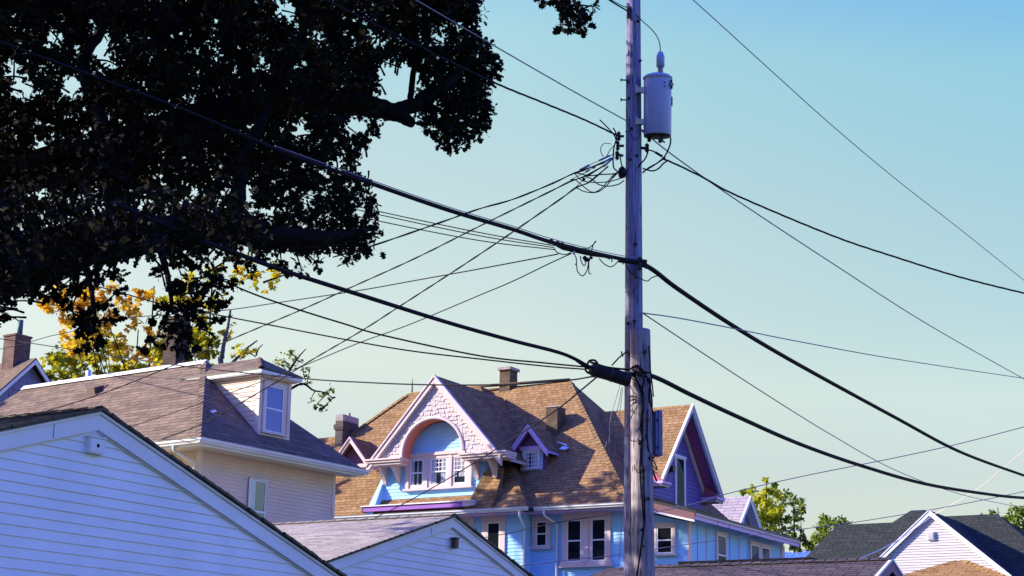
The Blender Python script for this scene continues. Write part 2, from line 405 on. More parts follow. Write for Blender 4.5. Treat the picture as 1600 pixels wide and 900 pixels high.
def siding(mb, F, poly, sp, lip, mat, z0=None, jitter=.0015, seams=True):
    """lapped boards: each course leans out at its lower edge"""
    zs = [q[1] for q in poly]; zb = min(zs) if z0 is None else z0; k = 0
    while zb + k * sp < max(zs) - 1e-6:
        lo = zb + k * sp; hi = lo + sp; k += 1
        q = clip(clip(poly, lo, True), hi, False)
        if len(q) < 3: continue
        L = lip + random.uniform(-jitter, jitter)
        mb.face([F.p(a, z, L * (1 - (z - lo) / sp)) for a, z in q], mat)
        bot = sorted(a for a, z in q if abs(z - lo) < 1e-6)
        if len(bot) >= 2 and seams and bot[-1] - bot[0] > 1:
            for _ in range(int((bot[-1] - bot[0]) / 22 + random.random() * .9)):
                a = random.uniform(bot[0] + .2, bot[-1] - .2); F.box(mb, a - .0015, a + .0015, lo + .002, hi - .012, L * .4, L + .0035, mat)
        if len(bot) >= 2: mb.face([F.p(bot[0], lo, 0), F.p(bot[-1], lo, 0), F.p(bot[-1], lo, L), F.p(bot[0], lo, L)], mat)

# ------------------------------------------------------------------ objects
def tag(o, label=None, cat=None, group=None, kind=None):
    if label: o['label'] = label
    if cat: o['category'] = cat
    if group: o['group'] = group
    if kind: o['kind'] = kind
    return o
def thing(name, label, cat, loc=(0, 0, 0), rot=0, group=None):
    o = bpy.data.objects.new(name, None); COL.objects.link(o); o.location = loc; o.rotation_euler = (0, 0, R(rot)); o.empty_display_size = .3
    return tag(o, label, cat, group)
def base_of(u, v, Y):
    p = at(u, v, Y); return (p.x, p.y, 0)

def window(parent, F, a0, a1, z0, z1, trim, cw=.09, sash='trim_white', pane='pane_dark', rail=.5, grid=None, curtain=None, sill=True, head=.0, name='window', flat=False, raise_n=0, room='dark_room', sub=False):
    """casing, sill, two sashes, dark room behind; the pane and a curtain are pieces of it (sub: all in one mesh, for a dormer's window)"""
    mb = MB(); n0 = -.01 + raise_n; n1 = .05 + raise_n
    F.box(mb, a0 - cw, a0, z0, z1, n0, n1, trim); F.box(mb, a1, a1 + cw, z0, z1, n0, n1, trim)
    F.box(mb, a0 - cw - head, a1 + cw + head, z1, z1 + cw * 1.15, n0, n1 + .012, trim)
    if sill: F.box(mb, a0 - cw - .04, a1 + cw + .04, z0 - cw * .7, z0, n0, n1 + .05, trim)
    else: F.box(mb, a0 - cw, a1 + cw, z0 - cw, z0, n0, n1, trim)
    sw = .035; s0 = .018 + raise_n; s1 = .043 + raise_n
    F.box(mb, a0, a0 + sw, z0, z1, s0, s1, sash); F.box(mb, a1 - sw, a1, z0, z1, s0, s1, sash)
    F.box(mb, a0 + sw, a1 - sw, z1 - sw, z1, s0, s1, sash); F.box(mb, a0 + sw, a1 - sw, z0, z0 + sw, s0, s1, sash)
    zm = z0 + (z1 - z0) * rail
    if rail: F.box(mb, a0 + sw, a1 - sw, zm - .02, zm + .02, s0, s1 + .004, sash)
    if grid:
        nx, nz, zlo = grid
        zlo = z0 + (z1 - z0) * zlo
        for i in range(1, nx): 
            x = a0 + (a1 - a0) * i / nx; F.box(mb, x - .009, x + .009, zlo, z1 - sw, s0, s1 - .004, sash)
        for i in range(1, nz):
            z = zlo + (z1 - zlo) * i / nz; F.box(mb, a0 + sw, a1 - sw, z - .009, z + .009, s0, s1 - .006, sash)
    def room_pane(m1):
        F.plate(m1, [(a0 + .003, z0 + .003), (a1 - .003, z0 + .003), (a1 - .003, z1 - .003), (a0 + .003, z1 - .003)], n0, .0172 + raise_n, room)
    def pane_(m2):
        m2.face([F.p(a0 + sw, z0 + sw, .030 + raise_n), F.p(a1 - sw, z0 + sw, .030 + raise_n), F.p(a1 - sw, z1 - sw, .030 + raise_n), F.p(a0 + sw, z1 - sw, .030 + raise_n)], pane)
    def curt(m3):
        for lo, hi in curtain[1]:
            x0 = a0 + (a1 - a0) * lo; x1 = a0 + (a1 - a0) * hi; n = max(6, int((x1 - x0) / .02))
            r0 = []; r1 = []
            for i in range(n + 1):
                w = .0225 + raise_n + .004 * math.sin(i * 1.7 + lo * 9); x = x0 + (x1 - x0) * i / n
                r0.append(F.p(x, z0 + (z1 - z0) * curtain[2] + .01, w)); r1.append(F.p(x, z1 - .01, w))
            m3.quads([r0, r1], curtain[0], False, True, False)
    room_pane(mb)
    if sub:
        pane_(mb)
        if curtain: curt(mb)
        return mb.build(name, parent)
    o = mb.build(name, parent)
    m2 = MB(); pane_(m2); m2.build('pane', o)
    if curtain:
        m3 = MB(); curt(m3); m3.build('curtain', o)
    return o

def gutter(parent, p0, p1, out, mat='gutter_white', w=.11, h=.11, name='gutter'):
    """open ogee-like trough: back, floor, bulged face, rolled lip"""
    p0 = Vector(p0); p1 = Vector(p1); out = Vector(out); mb = MB()
    prof = [(0, 0), (0, -h), (w * .62, -h), (w * .72, -h * .72), (w, -h * .45), (w, -.012), (w + .014, 0), (w - .008, .006), (w - .012, -.012), (w * .6, -h * .55), (w * .5, -h * .8), (.012, -h * .8), (.012, 0)]
    rings = [[q + out * a + Vector((0, 0, z)) for a, z in prof] for q in (p0, p1)]
    mb.quads(rings, mat, True, False, True)
    return mb.build(name, parent)
def downspout(parent, pts, mat='gutter_white', w=.036):
    mb = MB(); pts = [Vector(p) for p in pts]
    # soften the elbows
    path = [pts[0]]
    for i in range(1, len(pts) - 1):
        a = (pts[i - 1] - pts[i]); b = (pts[i + 1] - pts[i]); r = min(.07, a.length * .4, b.length * .4)
        A = pts[i] + a.normalized() * r; B = pts[i] + b.normalized() * r
        path += [A, (A + B) * .25 + pts[i] * .5, B]
    path.append(pts[-1])
    mb.tube(path, w, mat, 8)
    return mb.build('downspout', parent)

X = Vector((1, 0, 0)); Yv = Vector((0, 1, 0)); Z = Vector((0, 0, 1))

# ================================================================== SETTING
mb = MB(); mb.face([(-900, -300, 0), (900, -300, 0), (900, 3000, 0), (-900, 3000, 0)], 'turf'); tag(mb.build('ground'), kind='structure')
ad1 = Vector((.5, .866, 0)); ad2 = Vector((.866, -.5, 0))
mb = MB(); c0 = Vector((3.6, 22, .004)); mb.face([c0 - ad1 * 120 - ad2 * 1.9, c0 - ad1 * 120 + ad2 * 1.9, c0 + ad1 * 300 + ad2 * 1.9, c0 + ad1 * 300 - ad2 * 1.9], 'asphalt'); tag(mb.build('alley_road'), kind='structure')

# ================================================================== WHITE GARAGES (gable end towards +x of their own frame)
def garage(loc, half, za, slope, length, label, group, sp, board, door, roofmat):
    g = thing('garage', label, 'garage', loc, -30, group)
    ze = za - slope * half
    F = Fr((0, 0, 0), Yv, X)
    wt = .05
    mb = MB()
    ins = .06
    poly = [(-half + ins, 2.74), (half - ins, 2.74), (half - ins, ze - .06), (0, za - .08), (-half + ins, ze - .06)]
    siding(mb, F, poly, sp, .013, 'garage_white')
    # piers beside the door and the other three walls
    for a0, a1 in ((-half + ins, door[0]), (door[1], half - ins)):
        siding(mb, F, [(a0, 0), (a1, 0), (a1, 2.6), (a0, 2.6)], sp, .013, 'garage_white')
    for sgn in (-1, 1):
        FF = Fr((0 if sgn > 0 else -length, sgn * (half - ins), 0), X * (-sgn), Yv * sgn)
        siding(mb, FF, [(.02, 0), (length, 0), (length, ze - .08), (.02, ze - .08)], sp, .013, 'garage_white')
    FB = Fr((-length, half, 0), -Yv, -X)
    siding(mb, FB, [(ins, 0), (2 * half - ins, 0), (2 * half - ins, ze - .06), (half, za - .08), (ins, ze - .06)], sp, .013, 'garage_white')
    mb.build('wall', g)
    mb = MB(); F.box(mb, -half + ins, half - ins, 2.60, 2.74, -.01, .03, 'trim_white'); F.box(mb, -half + ins, half - ins, 2.725, 2.752, -.01, .045, 'trim_white')
    for y in (-half + ins, half - ins - .09): F.box(mb, y, y + .09, 0, 2.60, -.005, .028, 'trim_white')
    mb.build('frieze_board', g)
    mb = MB(); F.box(mb, door[0], door[1], 0, 2.6, -.25, -.2, 'door_paint')
    for k in range(4): 
        for j in range(4):
            w = (door[1] - door[0]) / 4; F.box(mb, door[0] + w * j + .07, door[0] + w * (j + 1) - .07, .1 + k * .62, .62 + k * .62, -.205, -.19, 'door_paint')
    mb.build('garage_door', g)
    # roof: two planes with a dark shingle edge
    oh = .09; eo = .28; th = .035
    for sgn in (-1, 1):
        mb = MB()
        e = sgn * (half + eo); zz = za - slope * (half + eo)
        mb.slab([(oh, 0, za + .03), (oh, e, zz + .03), (-length - oh, e, zz + .03), (-length - oh, 0, za + .03)], th, roofmat, 'dark_iron')
        # ragged overhanging tabs along the rake
        L = math.hypot(half, half * slope); k = 0
        while k * .14 < L:
            t0 = k * .14 / L * half; t1 = (k + 1) * .14 / L * half; j = random.uniform(.004, .03)
            mb.hexa([(oh, sgn * t0, za - slope * t0 + .002), (oh + j, sgn * t0, za - slope * t0 + .002), (oh + j, sgn * t1, za - slope * t1 + .002), (oh, sgn * t1, za - slope * t1 + .002)],
                    [(oh, sgn * t0, za - slope * t0 + .037), (oh + j, sgn * t0, za - slope * t0 + .037), (oh + j, sgn * t1, za - slope * t1 + .028), (oh, sgn * t1, za - slope * t1 + .028)], 'dark_iron'); k += 1
        mb.build('roof', g)
        # rake board with a stepped drip strip on top and a thin channel below
        mb = MB(); d = Vector((0, sgn, -slope)).normalized(); nrm = Vector((0, sgn * slope, 1)).normalized()
        c = math.sqrt(1 + slope * slope)
        def strip(t0, t1, n0, n1):   # t: vertical drop below the roof line
            P = lambda a, t: (sgn * a, za - slope * a - t)
            q = [P(0, t1), P(half + eo, t1), P(half + eo, t0), P(0, t0)]
            if sgn < 0: q.reverse()
            F.plate(mb, q, n0, n1, 'trim_white')
        strip(.008, .036, .0, .075); strip(.036, board, .0, .055); strip(board, board + .016, .0, .024)
        if sgn < 0: F.box(mb, -.62, -.614, za - slope * .6 - board + .01, za - slope * .6 - .03, .054, .058, 'dark_iron')
        mb.build('rake_board', g)
    mb = MB(); r = .10
    for k in range(int(length / .2)):
        x = oh - .01 - k * .2
        mb.slab([(x, 0, za + .055), (x, -r, za + .055 - r * slope), (x - .21, -r, za + .047 - r * slope), (x - .21, 0, za + .047)], .014, roofmat, 'dark_iron')
        mb.slab([(x, 0, za + .055), (x, r, za + .055 - r * slope), (x - .21, r, za + .047 - r * slope), (x - .21, 0, za + .047)], .014, roofmat, 'dark_iron')
    mb.build('ridge_cap', g)
    return g, F
ga, Fa = garage((-4.203, 17.2, 0), 4.3, 4.605, .309, 7.5, 'large white sided garage gable in shade with square vent box near its peak', 'white sided garages', .1016, .195, (-3.2, 2.2), 'black_shingle')
mb = MB(); Fa.box(mb, -.12, .09, 4.165, 4.325, 0, .07, 'trim_white'); Fa.box(mb, -.105, .075, 4.18, 4.31, .07, .076, 'trim_white'); Fa.box(mb, -.132, .102, 4.322, 4.334, 0, .085, 'trim_white')
mb.quads([[Fa.p(-.01 + r * math.cos(a * .524), 4.245 + r * math.sin(a * .524), n) for a in range(12)] for r, n in ((.02, .0765), (.02, .079), (.001, .079))], 'dark_room')
mb.build('vent_box', ga)
gb, Fb = garage((-.874, 26, 0), 4.0, 4.61, .300, 8.0, 'smaller white sided garage with pale shingle roof and tiny brown lamp under its peak', 'white sided garages', .1016, .16, (-2.9, 2.9), 'pale_shingle')
mb = MB(); Fb.box(mb, .0, .09, 4.145, 4.29, .03, .10, 'brown_paint'); Fb.box(mb, -.012, .102, 4.285, 4.30, 0, .115, 'dark_iron'); Fb.box(mb, .02, .07, 4.13, 4.147, .04, .09, 'pale_stone')
mb.build('wall_lamp', gb)

# ================================================================== BEIGE HOUSE
bh = thing('beige_house', 'beige sided two storey house with brown hip roof, white ridge cap and tall dormer', 'house', (-6.896, 38, 0), -35)
ZE = 7.56; SL = .889; EX = .55; EY0 = -.55; EY1 = 5.05; XL = -10.4; RY = 2.25; RX = -2.25; RZ = ZE + (RY - EY0) * SL; RXL = -8.95
Fr_r = Fr((0, 0, 0), Yv, X); Fr_l = Fr((-9.9, 0, 0), X, -Yv)
mb = MB()
siding(mb, Fr_r, [(.05, 0), (4.55, 0), (4.55, 7.46), (.05, 7.46)], .0845, .013, 'beige_siding')
siding(mb, Fr_l, [(0, 0), (9.85, 0), (9.85, 7.46), (0, 7.46)], .0845, .013, 'beige_siding')
siding(mb, Fr((0, 4.6, 0), -X, Yv), [(0.05, 0), (9.9, 0), (9.9, 7.46), (.05, 7.46)], .0845, .013, 'beige_siding')
siding(mb, Fr((-9.9, 4.6, 0), -Yv, -X), [(0.05, 0), (4.6, 0), (4.6, 7.46), (.05, 7.46)], .0845, .013, 'beige_siding')
mb.build('wall', bh)
mb = MB()
mb.box((-.075, -.022, 0), (.022, .075, 7.46), 'beige_trim'); mb.box((-.075, 4.525, 0), (.022, 4.622, 7.46), 'beige_trim')
mb.split('corner_board', bh)
mb = MB(); th = .06
mb.slab([(XL, EY0, ZE), (EX, EY0, ZE), (RX, RY, RZ), (RXL, RY, RZ)], th, 'brown_shingle', 'dark_iron'); mb.slab([(EX, EY0, ZE), (EX, EY1, ZE), (RX, RY, RZ)], th, 'brown_shingle', 'dark_iron')
mb.slab([(EX, EY1, ZE), (XL, EY1, ZE), (RXL, RY, RZ), (RX, RY, RZ)], th, 'brown_shingle', 'dark_iron'); mb.slab([(XL, EY1, ZE), (XL, EY0, ZE), (RXL, RY, RZ)], th, 'brown_shingle', 'dark_iron')
rf = mb.build('roof', bh)
mb = MB()   # bent metal ridge cap in lapped lengths
n = 5
for i in range(n):
    x0 = RXL + (RX - RXL) * i / n - .02; x1 = RXL + (RX - RXL) * (i + 1) / n + .02; dz = .004 * (i % 2)
    pr = [(-.11, -.08), (-.012, .022), (.012, .022), (.11, -.08), (.11, -.092), (0, .002), (-.11, -.092)]
    mb.quads([[(x, RY + a, RZ + .035 + b + dz) for a, b in pr] for x in (x0, x1)], 'metal_cap', True, False)
mb.build('ridge_cap', rf)
mb = MB()   # hip shingles
def hipcap(mb, p0, p1, mat, w=.13, step=.2):
    p0 = Vector(p0); p1 = Vector(p1); d = p1 - p0; L = d.length; d.normalize(); h = d.cross(Z).normalized()
    k = 0
    while (k + 1) * step < L:
        a = p0 + d * k * step; b = p0 + d * ((k + 1) * step + .03)
        for s in (-1, 1):
            q = [a + Z * .045, a + h * s * w + Z * (.045 - w * .62), b + h * s * w + Z * (.03 - w * .62), b + Z * .03]
            mb.slab(q, .012, mat, mat)
        k += 1
hipcap(mb, (EX, EY0, ZE), (RX, RY, RZ), 'brown_shingle'); mb.build('hip_cap', rf)
mb = MB()   # boxed soffit and fascia
mb.box((XL + .02, EY0 + .02, 7.40), (EX - .02, 0 - .02, 7.45), 'beige_trim'); mb.box((.024, EY0 + .02, 7.402), (EX - .02, EY1 - .02, 7.452), 'beige_trim')
mb.build('soffit', bh)
mb = MB(); mb.box((XL, EY0, 7.385), (EX, EY0 + .018, 7.505), 'gutter_white'); mb.box((EX - .018, EY0 + .02, 7.385), (EX, EY1, 7.505), 'gutter_white'); mb.build('fascia', bh)
gutter(bh, (XL, EY0 - .002, 7.545), (EX + .11, EY0 - .002, 7.545), (0, -1, 0)); gutter(bh, (EX + .002, EY0 - .11, 7.547), (EX + .002, EY1 + .05, 7.547), (1, 0, 0))
downspout(bh, [(-.22, EY0 - .05, 7.46), (-.22, EY0 - .05, 7.33), (-.02, -.085, 7.08), (-.02 - .06, -.085, 6.95), (-.08, -.085, .2)])
window(bh, Fr_r, 1.60, 2.16, 5.50, 6.95, 'grey_metal', .035, pane='pane_mirror', rail=.5, sill=False, curtain=('curtain', [(.02, .40)], .42))
# dormer with a hipped cap
dm = tag(bpy.data.objects.new('dormer', None)); COL.objects.link(dm); dm.parent = bh
DL, DR, DT = 1.80, 2.86, 9.44
mb = MB(); FD = Fr((0, 0, 0), Yv, X)
siding(mb, FD, [(DL, 8.0), (DR, 8.0), (DR, DT), (DL, DT)], .115, .014, 'beige_siding')
siding(mb, Fr((-2.6, DL, 0), X, -Yv), [(0, 7.9), (2.6, 7.9), (2.6, DT), (0, DT)], .115, .014, 'beige_siding'); siding(mb, Fr((0, DR, 0), -X, Yv), [(0, 7.9), (2.6, 7.9), (2.6, DT), (0, DT)], .115, .014, 'beige_siding')
for y in (DL, DR - .07): FD.box(mb, y - .015, y + .085, 7.97, DT, -.08, .024, 'beige_trim')
FD.box(mb, DL - .01, DR + .01, 7.95, 8.06, -.02, .035, 'beige_trim')
mb.build('wall', dm)
mb = MB(); D0, D1, DX = 1.62, 3.06, .2; ez = 9.56; py = 2.34; px = -.56; pz = 9.98
for q in ([(DX, D0, ez), (DX, D1, ez), (px, py, pz)], [(DX, D0, ez), (px, py, pz), (-2.5, py, pz), (-2.5, D0, ez)], [(DX, D1, ez), (-2.5, D1, ez), (-2.5, py, pz), (px, py, pz)]): mb.slab(q, .05, 'brown_shingle', 'dark_iron')
hipcap(mb, (DX, D0, ez), (px, py, pz), 'brown_shingle', .09, .16)
mb.build('roof', dm)
mb = MB(); mb.box((-2.3, D0 + .02, 9.43), (DX - .02, D1 - .02, 9.515), 'trim_white'); mb.box((-2.3, D0 + .005, 9.45), (DX - .005, D1 - .005, 9.505), 'trim_white'); mb.box((-2.28, D0 + .1, 9.39), (DX - .1, D1 - .1, 9.432), 'beige_trim')
mb.split('cornice', dm)
window(dm, FD, 1.98, 2.60, 8.12, 9.22, 'beige_trim', .07, pane='pane_violet', rail=.5, sill=True, sub=True)
# things on the roof
def onroof(x, y): return ZE + (y - EY0) * SL
mb = MB(); x, y = -5.48, 1.66; z = onroof(x, y)
mb.hexa([(x - .16, y - .15, z - .13), (x + .16, y - .15, z - .13), (x + .16, y + .15, z + .12), (x - .16, y + .15, z + .12)], [(x - .13, y - .17, z + .06), (x + .13, y - .17, z + .06), (x + .13, y + .13, z + .17), (x - .13, y + .13, z + .17)], 'brown_paint')
mb.hexa([(x - .22, y - .2, z - .165), (x + .22, y - .2, z - .165), (x + .22, y + .2, z + .19), (x - .22, y + .2, z + .19)], [(x - .22, y - .2, z - .15), (x + .22, y - .2, z - .15), (x + .22, y + .2, z + .205), (x - .22, y + .2, z + .205)], 'brown_paint')
mb.build('roof_vent', rf)
mb = MB(); mb.tube([(-7.05, 2.75, 9.5), (-7.05, 2.75, 10.42)], .065, 'metal_cap', 12); mb.build('vent_pipe', rf)
mb = MB(); x, y = -.62, 1.0; zz = lambda x: ZE + (EX - x) * SL
for i in range(1):
    mb.slab([(-.36, .66, zz(-.36) + .012), (-.44, .90, zz(-.44) + .012), (-.49, .88, zz(-.49) + .012), (-.41, .64, zz(-.41) + .014)], .008, 'metal_cap', 'metal_cap')
mb.split('flashing', rf)
def chimney(parent, x0, x1, y0, y1, z0, z1, mat, cap='pale_stone', capw=.05, caph=.09, courses=True, pots=()):
    """brick stack, corbelled head, mortar cap with flue"""
    mb = MB(); mb.box((x0, y0, z0), (x1, y1, z1 - caph), mat)
    if courses:
        for i, (e, h0, h1) in enumerate(((.03, .30, .24), (.045, .24, .12))): mb.box((x0 - e, y0 - e, z1 - caph - h0), (x1 + e, y1 + e, z1 - caph - h1), mat)
    o = mb.build('chimney', parent)
    mb = MB(); mb.hexa([(x0 - capw, y0 - capw, z1 - caph), (x1 + capw, y0 - capw, z1 - caph), (x1 + capw, y1 + capw, z1 - caph), (x0 - capw, y1 + capw, z1 - caph)],
        [(x0 - capw, y0 - capw, z1 - .02), (x1 + capw, y0 - capw, z1 - .02), (x1 + capw, y1 + capw, z1 - .02), (x0 - capw, y1 + capw, z1 - .02)], cap)
    mb.hexa([(x0, y0, z1 - .021), (x1, y0, z1 - .021), (x1, y1, z1 - .021), (x0, y1, z1 - .021)], [(x0 + .1, y0 + .1, z1 + .02), (x1 - .1, y0 + .1, z1 + .02), (x1 - .1, y1 - .1, z1 + .02), (x0 + .1, y1 - .1, z1 + .02)], cap)
    for (px_, py_, r, h, m) in pots: mb.tube([(px_, py_, z1 - .02), (px_, py_, z1 + h)], [r, r * .96], m, 12)
    mb.build('chimney_cap', o)
    return o
chimney(rf, -5.0, -4.52, 3.4, 3.85, 8.2, 11.75, 'dark_brick', cap='brown_brick', capw=.04)

# ================================================================== NEIGHBOUR WITH THE BRICK CHIMNEY (far left)
nb = thing('gabled_house', 'brown roofed house with red brick chimney at the left edge behind beige house', 'house', base_of(47, 560, 54), -35)
mb = MB(); hz = 12.70; hw = 2.9; sl = .97
FN = Fr((0, 0, 0), Yv, X)
FN.plate(mb, [(-hw, 0), (hw, 0), (hw, hz - hw * sl - .1), (0, hz - .12), (-hw, hz - hw * sl - .1)], -.2, 0, 'slate_siding')
mb.box((-8.5, -hw, 0), (-.2, -hw + .2, hz - hw * sl - .1), 'slate_siding'); mb.box((-8.5, hw - .2, 0), (-.2, hw, hz - hw * sl - .1), 'slate_siding')
random.seed(3)
for r_ in range(20):     # uneven shingle cladding on the gable
    z = hz - .3 - r_ * .16; w = (hz - .15 - z) / sl - .05; a = -w
    while a < w - .08:
        s = random.uniform(.12, .24); FN.plate(mb, [(a, z - .15), (min(a + s, w) - .01, z - .15), (min(a + s, w) - .01, z), (a, z)], 0, random.uniform(.012, .03), 'slate_siding'); a += s
mb.build('wall', nb)
mb = MB()
for s in (-1, 1):
    mb.slab([(.3, 0, hz), (.3, s * (hw + .4), hz - sl * (hw + .4)), (-8.7, s * (hw + .4), hz - sl * (hw + .4)), (-8.7, 0, hz)], .07, 'brown_shingle', 'dark_iron')
nr = mb.build('roof', nb)
mb = MB()
for s in (-1, 1):
    q = [(0, hz - .20), (s * (hw + .4), hz - .20 - sl * (hw + .4)), (s * (hw + .4), hz - .06 - sl * (hw + .4)), (0, hz - .06)]
    if s < 0: q.reverse()
    FN.plate(mb, q, .25, .31, 'trim_white')
mb.build('rake_board', nb)
chimney(nr, -.98, -.42, -.32, .32, 11.2, 13.55, 'red_brick', cap='red_brick', capw=.03, caph=.08, courses=False, pots=[(-.62, 0, .09, .5, 'green_pot')])

# ================================================================== BLUE PAINTED VICTORIAN HOUSE
bl = thing('painted_house', 'bright blue Victorian house with orange shingle roof, pink arched gable and purple trim', 'house', (1.0358, 50, 0), -30)
m = 1.1
mb = MB(); T = .06
def rs(q, th=T, mat='orange_shingle', side='dark_iron'): mb.slab(q, th, mat, side)
rs([(-10.9, -.97, 7.6), (0, -.97, 7.6), (-4.18, 3.21, 12.2), (-6.95, 3.21, 12.2), (-8.36, 1.80, 10.65), (-10.9, 1.80, 10.65)])
rs([(0, -.97, 7.6), (-.02, -.55, 7.62), (-4.19, 3.62, 12.2), (-4.18, 3.21, 12.2)])
rs([(-.02, -.55, 7.62), (3.07, -.55, 7.62), (-1.1, 3.62, 12.2), (-4.19, 3.62, 12.2)])
rs([(3.07, -.55, 7.62), (3.07, 7.79, 7.62), (-1.1, 3.62, 12.2)])
rs([(3.07, 7.79, 7.62), (-10.6, 7.79, 7.62), (-6.95, 3.62, 12.2), (-1.1, 3.62, 12.2)])
rs([(-6.95, 3.21, 12.2), (-6.95, 3.62, 12.2), (-10.6, 7.79, 7.62), (-8.36, 1.80, 10.65)]); rs([(-8.36, 1.80, 10.65), (-10.6, 7.79, 7.62), (-10.9, 5.0, 7.7), (-10.9, 1.80, 10.65)])
blr = mb.build('roof', bl)
mb = MB(); hipcap(mb, (3.07, -.55, 7.62), (-1.1, 3.62, 12.2), 'orange_shingle'); hipcap(mb, (-8.36, 1.80, 10.65), (-6.95, 3.21, 12.2), 'orange_shingle')
mb.tube([(-6.95, 3.4, 12.22), (-4.2, 3.4, 12.25), (-1.1, 3.62, 12.24)], .05, 'orange_shingle', 6); mb.build('hip_cap', blr)
# walls
F0 = Fr((0, 0, 0), X, -Yv); FL = Fr((0, -.5, 0), X, -Yv)
mb = MB()
siding(mb, FL, [(-10.5, 0), (-.42, 0), (-.42, 7.56), (-10.5, 7.56)], .105, .014, 'blue_siding')
siding(mb, F0, [(-.42, 0), (2.6, 0), (2.6, 7.56), (-.42, 7.56)], .105, .014, 'blue_siding')
siding(mb, Fr((-.42, -.5, 0), Yv, X), [(.0, 0), (.5, 0), (.5, 7.56), (0, 7.56)], .105, .014, 'blue_siding')
siding(mb, Fr((2.6, 0, 0), Yv, X), [(0, 0), (7.3, 0), (7.3, 7.56), (0, 7.56)], .105, .014, 'blue_siding')
mb.box((-10.5, 7.2, 0), (2.6, 7.3, 7.5), 'blue_siding')
mb.box((-10.9, -.47, 7.47), (-.3, -.95, 7.53), 'lilac_trim'); mb.box((-.30, .02, 7.48), (3.0, -.53, 7.535), 'lilac_trim')
mb.build('wall', bl)
gutter(bl, (-10.9, -.975, 7.63), (.02, -.975, 7.62), (0, -1, 0)); gutter(bl, (.02, -.56, 7.645), (3.15, -.56, 7.645), (0, -1, 0))
downspout(bl, [(-.24, -1.02, 7.52), (-.24, -1.02, 7.36), (-.34, -.56, 7.12), (-.34, -.56, .2)])
downspout(bl, [(.32, -.6, 7.53), (.32, -.6, 7.40), (.47, -.06, 7.2), (.47, -.06, .2)])
window(bl, FL, -1.60, -1.16, 5.75, 7.28, 'pink_trim', .17, rail=.5, head=.02)
window(bl, FL, -2.75, -2.25, 5.75, 7.28, 'pink_trim', .17, rail=.5, head=.02)
window(bl, F0, -.24, .12, 6.58, 7.30, 'pink_trim', .13, rail=.5)
window(bl, F0, .78, 1.25, 6.10, 7.30, 'pink_trim', .15, rail=.5); window(bl, F0, 1.57, 2.03, 6.10, 7.30, 'pink_trim', .15, rail=.5)
mb = MB()
F0.box(mb, 1.335, 1.485, 5.98, 7.48, .0, .075, 'pink_trim'); F0.box(mb, .58, 2.24, 7.47, 7.535, .0, .08, 'pink_trim'); F0.box(mb, .55, 2.27, 5.94, 6.0, 0, .13, 'pink_trim')
mb.split('window_surround', bl)

# -- the big front gable with its arch
gb_ = bpy.data.objects.new('front_gable', None); COL.objects.link(gb_); gb_.parent = bl
GA, GZ, GS = -3.24, 11.72, 1.10
mb = MB()
for s in (-1, 1):
    e = GA + s * 2.34; ze = GZ - GS * 2.34
    mb.slab([(GA, -1.05, GZ), (e, -1.05, ze), (e, .75, ze), (GA, 3.1, GZ)], .09, 'orange_shingle', 'pink_trim', 'violet_soffit')
mb.build('roof', gb_)
FG = Fr((0, -.95, 0), X, -Yv)
AC, AZ, AR = -3.30, 9.36, 1.045     # arch centre, springing, radius
mb = MB(); row = .128; lo = 9.30
k = 0
while lo + k * row < GZ - .25:
    z0 = lo + k * row; z1 = z0 + row; zm = z0
    xr = (GZ - .10 - z0) / GS
    L, Rr = GA - xr, GA + xr
    segs = [(L, Rr)]
    ro = AR + .10
    if z0 < AZ + ro:
        hw_ = math.sqrt(max(0, ro * ro - max(0, z0 + row * .4 - AZ) ** 2)) if z0 + row * .4 < AZ + ro else 0
        if hw_ > 0: segs = [(L, AC - hw_ + .03), (AC + hw_ - .03, Rr)]
    for a, b in segs:
        x = a - random.uniform(0, .15)
        while x < b:
            w = random.uniform(.075, .125); x0 = max(a, x); x1 = min(b, x + w - .011); x += w
            if x1 - x0 < .03: continue
            zb_ = z0 - random.choice((0, 0, .035, .05)); t = random.choice((.014, .017, .026, .03))
            t2 = .004; mb.hexa([FG.p(x0, zb_, t), FG.p(x1, zb_, t), FG.p(x1, zb_, 0), FG.p(x0, zb_, 0)], [FG.p(x0, z1, t2), FG.p(x1, z1, t2), FG.p(x1, z1, 0), FG.p(x0, z1, 0)], 'pink_shingle')
    k += 1
# backing behind the shingles, cut round the arch
N_ = 28; ring = [(AC + (AR + .06) * math.cos(math.pi * i / N_), AZ + (AR + .06) * math.sin(math.pi * i / N_)) for i in range(N_ + 1)]
xr = (GZ - .1 - 9.28) / GS
out = []
for i in range(N_ + 1):
    a = math.pi * i / N_; dx, dz = math.cos(a), math.sin(a)
    # meet the rake line z = GZ-.1-GS*|x-GA|
    lo_, hi_ = AR, 4.0
    for _ in range(40):
        md = (lo_ + hi_) / 2; x = AC + dx * md; z = AZ + dz * md
        if z < GZ - .1 - GS * abs(x - GA): lo_ = md
        else: hi_ = md
    out.append((AC + dx * lo_, AZ + dz * lo_))
for i in range(N_):
    mb.face([FG.p(*ring[i], 0), FG.p(*out[i], 0), FG.p(*out[i + 1], 0), FG.p(*ring[i + 1], 0)], 'pink_shingle')
mb.build('shingled_wall', gb_)
mb = MB()    # arch casing and its orange reveal
rings = []
for i in range(N_ + 1):
    a = math.pi * i / N_; c, s_ = math.cos(a), math.sin(a)
    rings.append([FG.p(AC + r * c, AZ + r * s_, n) for r, n in ((AR, -.02), (AR, .05), (AR + .03, .06), (AR + .08, .045), (AR + .09, .0))])
mb.quads(rings, 'pink_trim', False, False, False)
for sx_ in (-1, 1):
    FG.box(mb, min(AC + sx_ * AR, AC + sx_ * (AR + .12)), max(AC + sx_ * AR, AC + sx_ * (AR + .12)), 9.28, AZ, -.02, .062, 'pink_trim')
mb.build('arch_casing', gb_)
mb = MB()
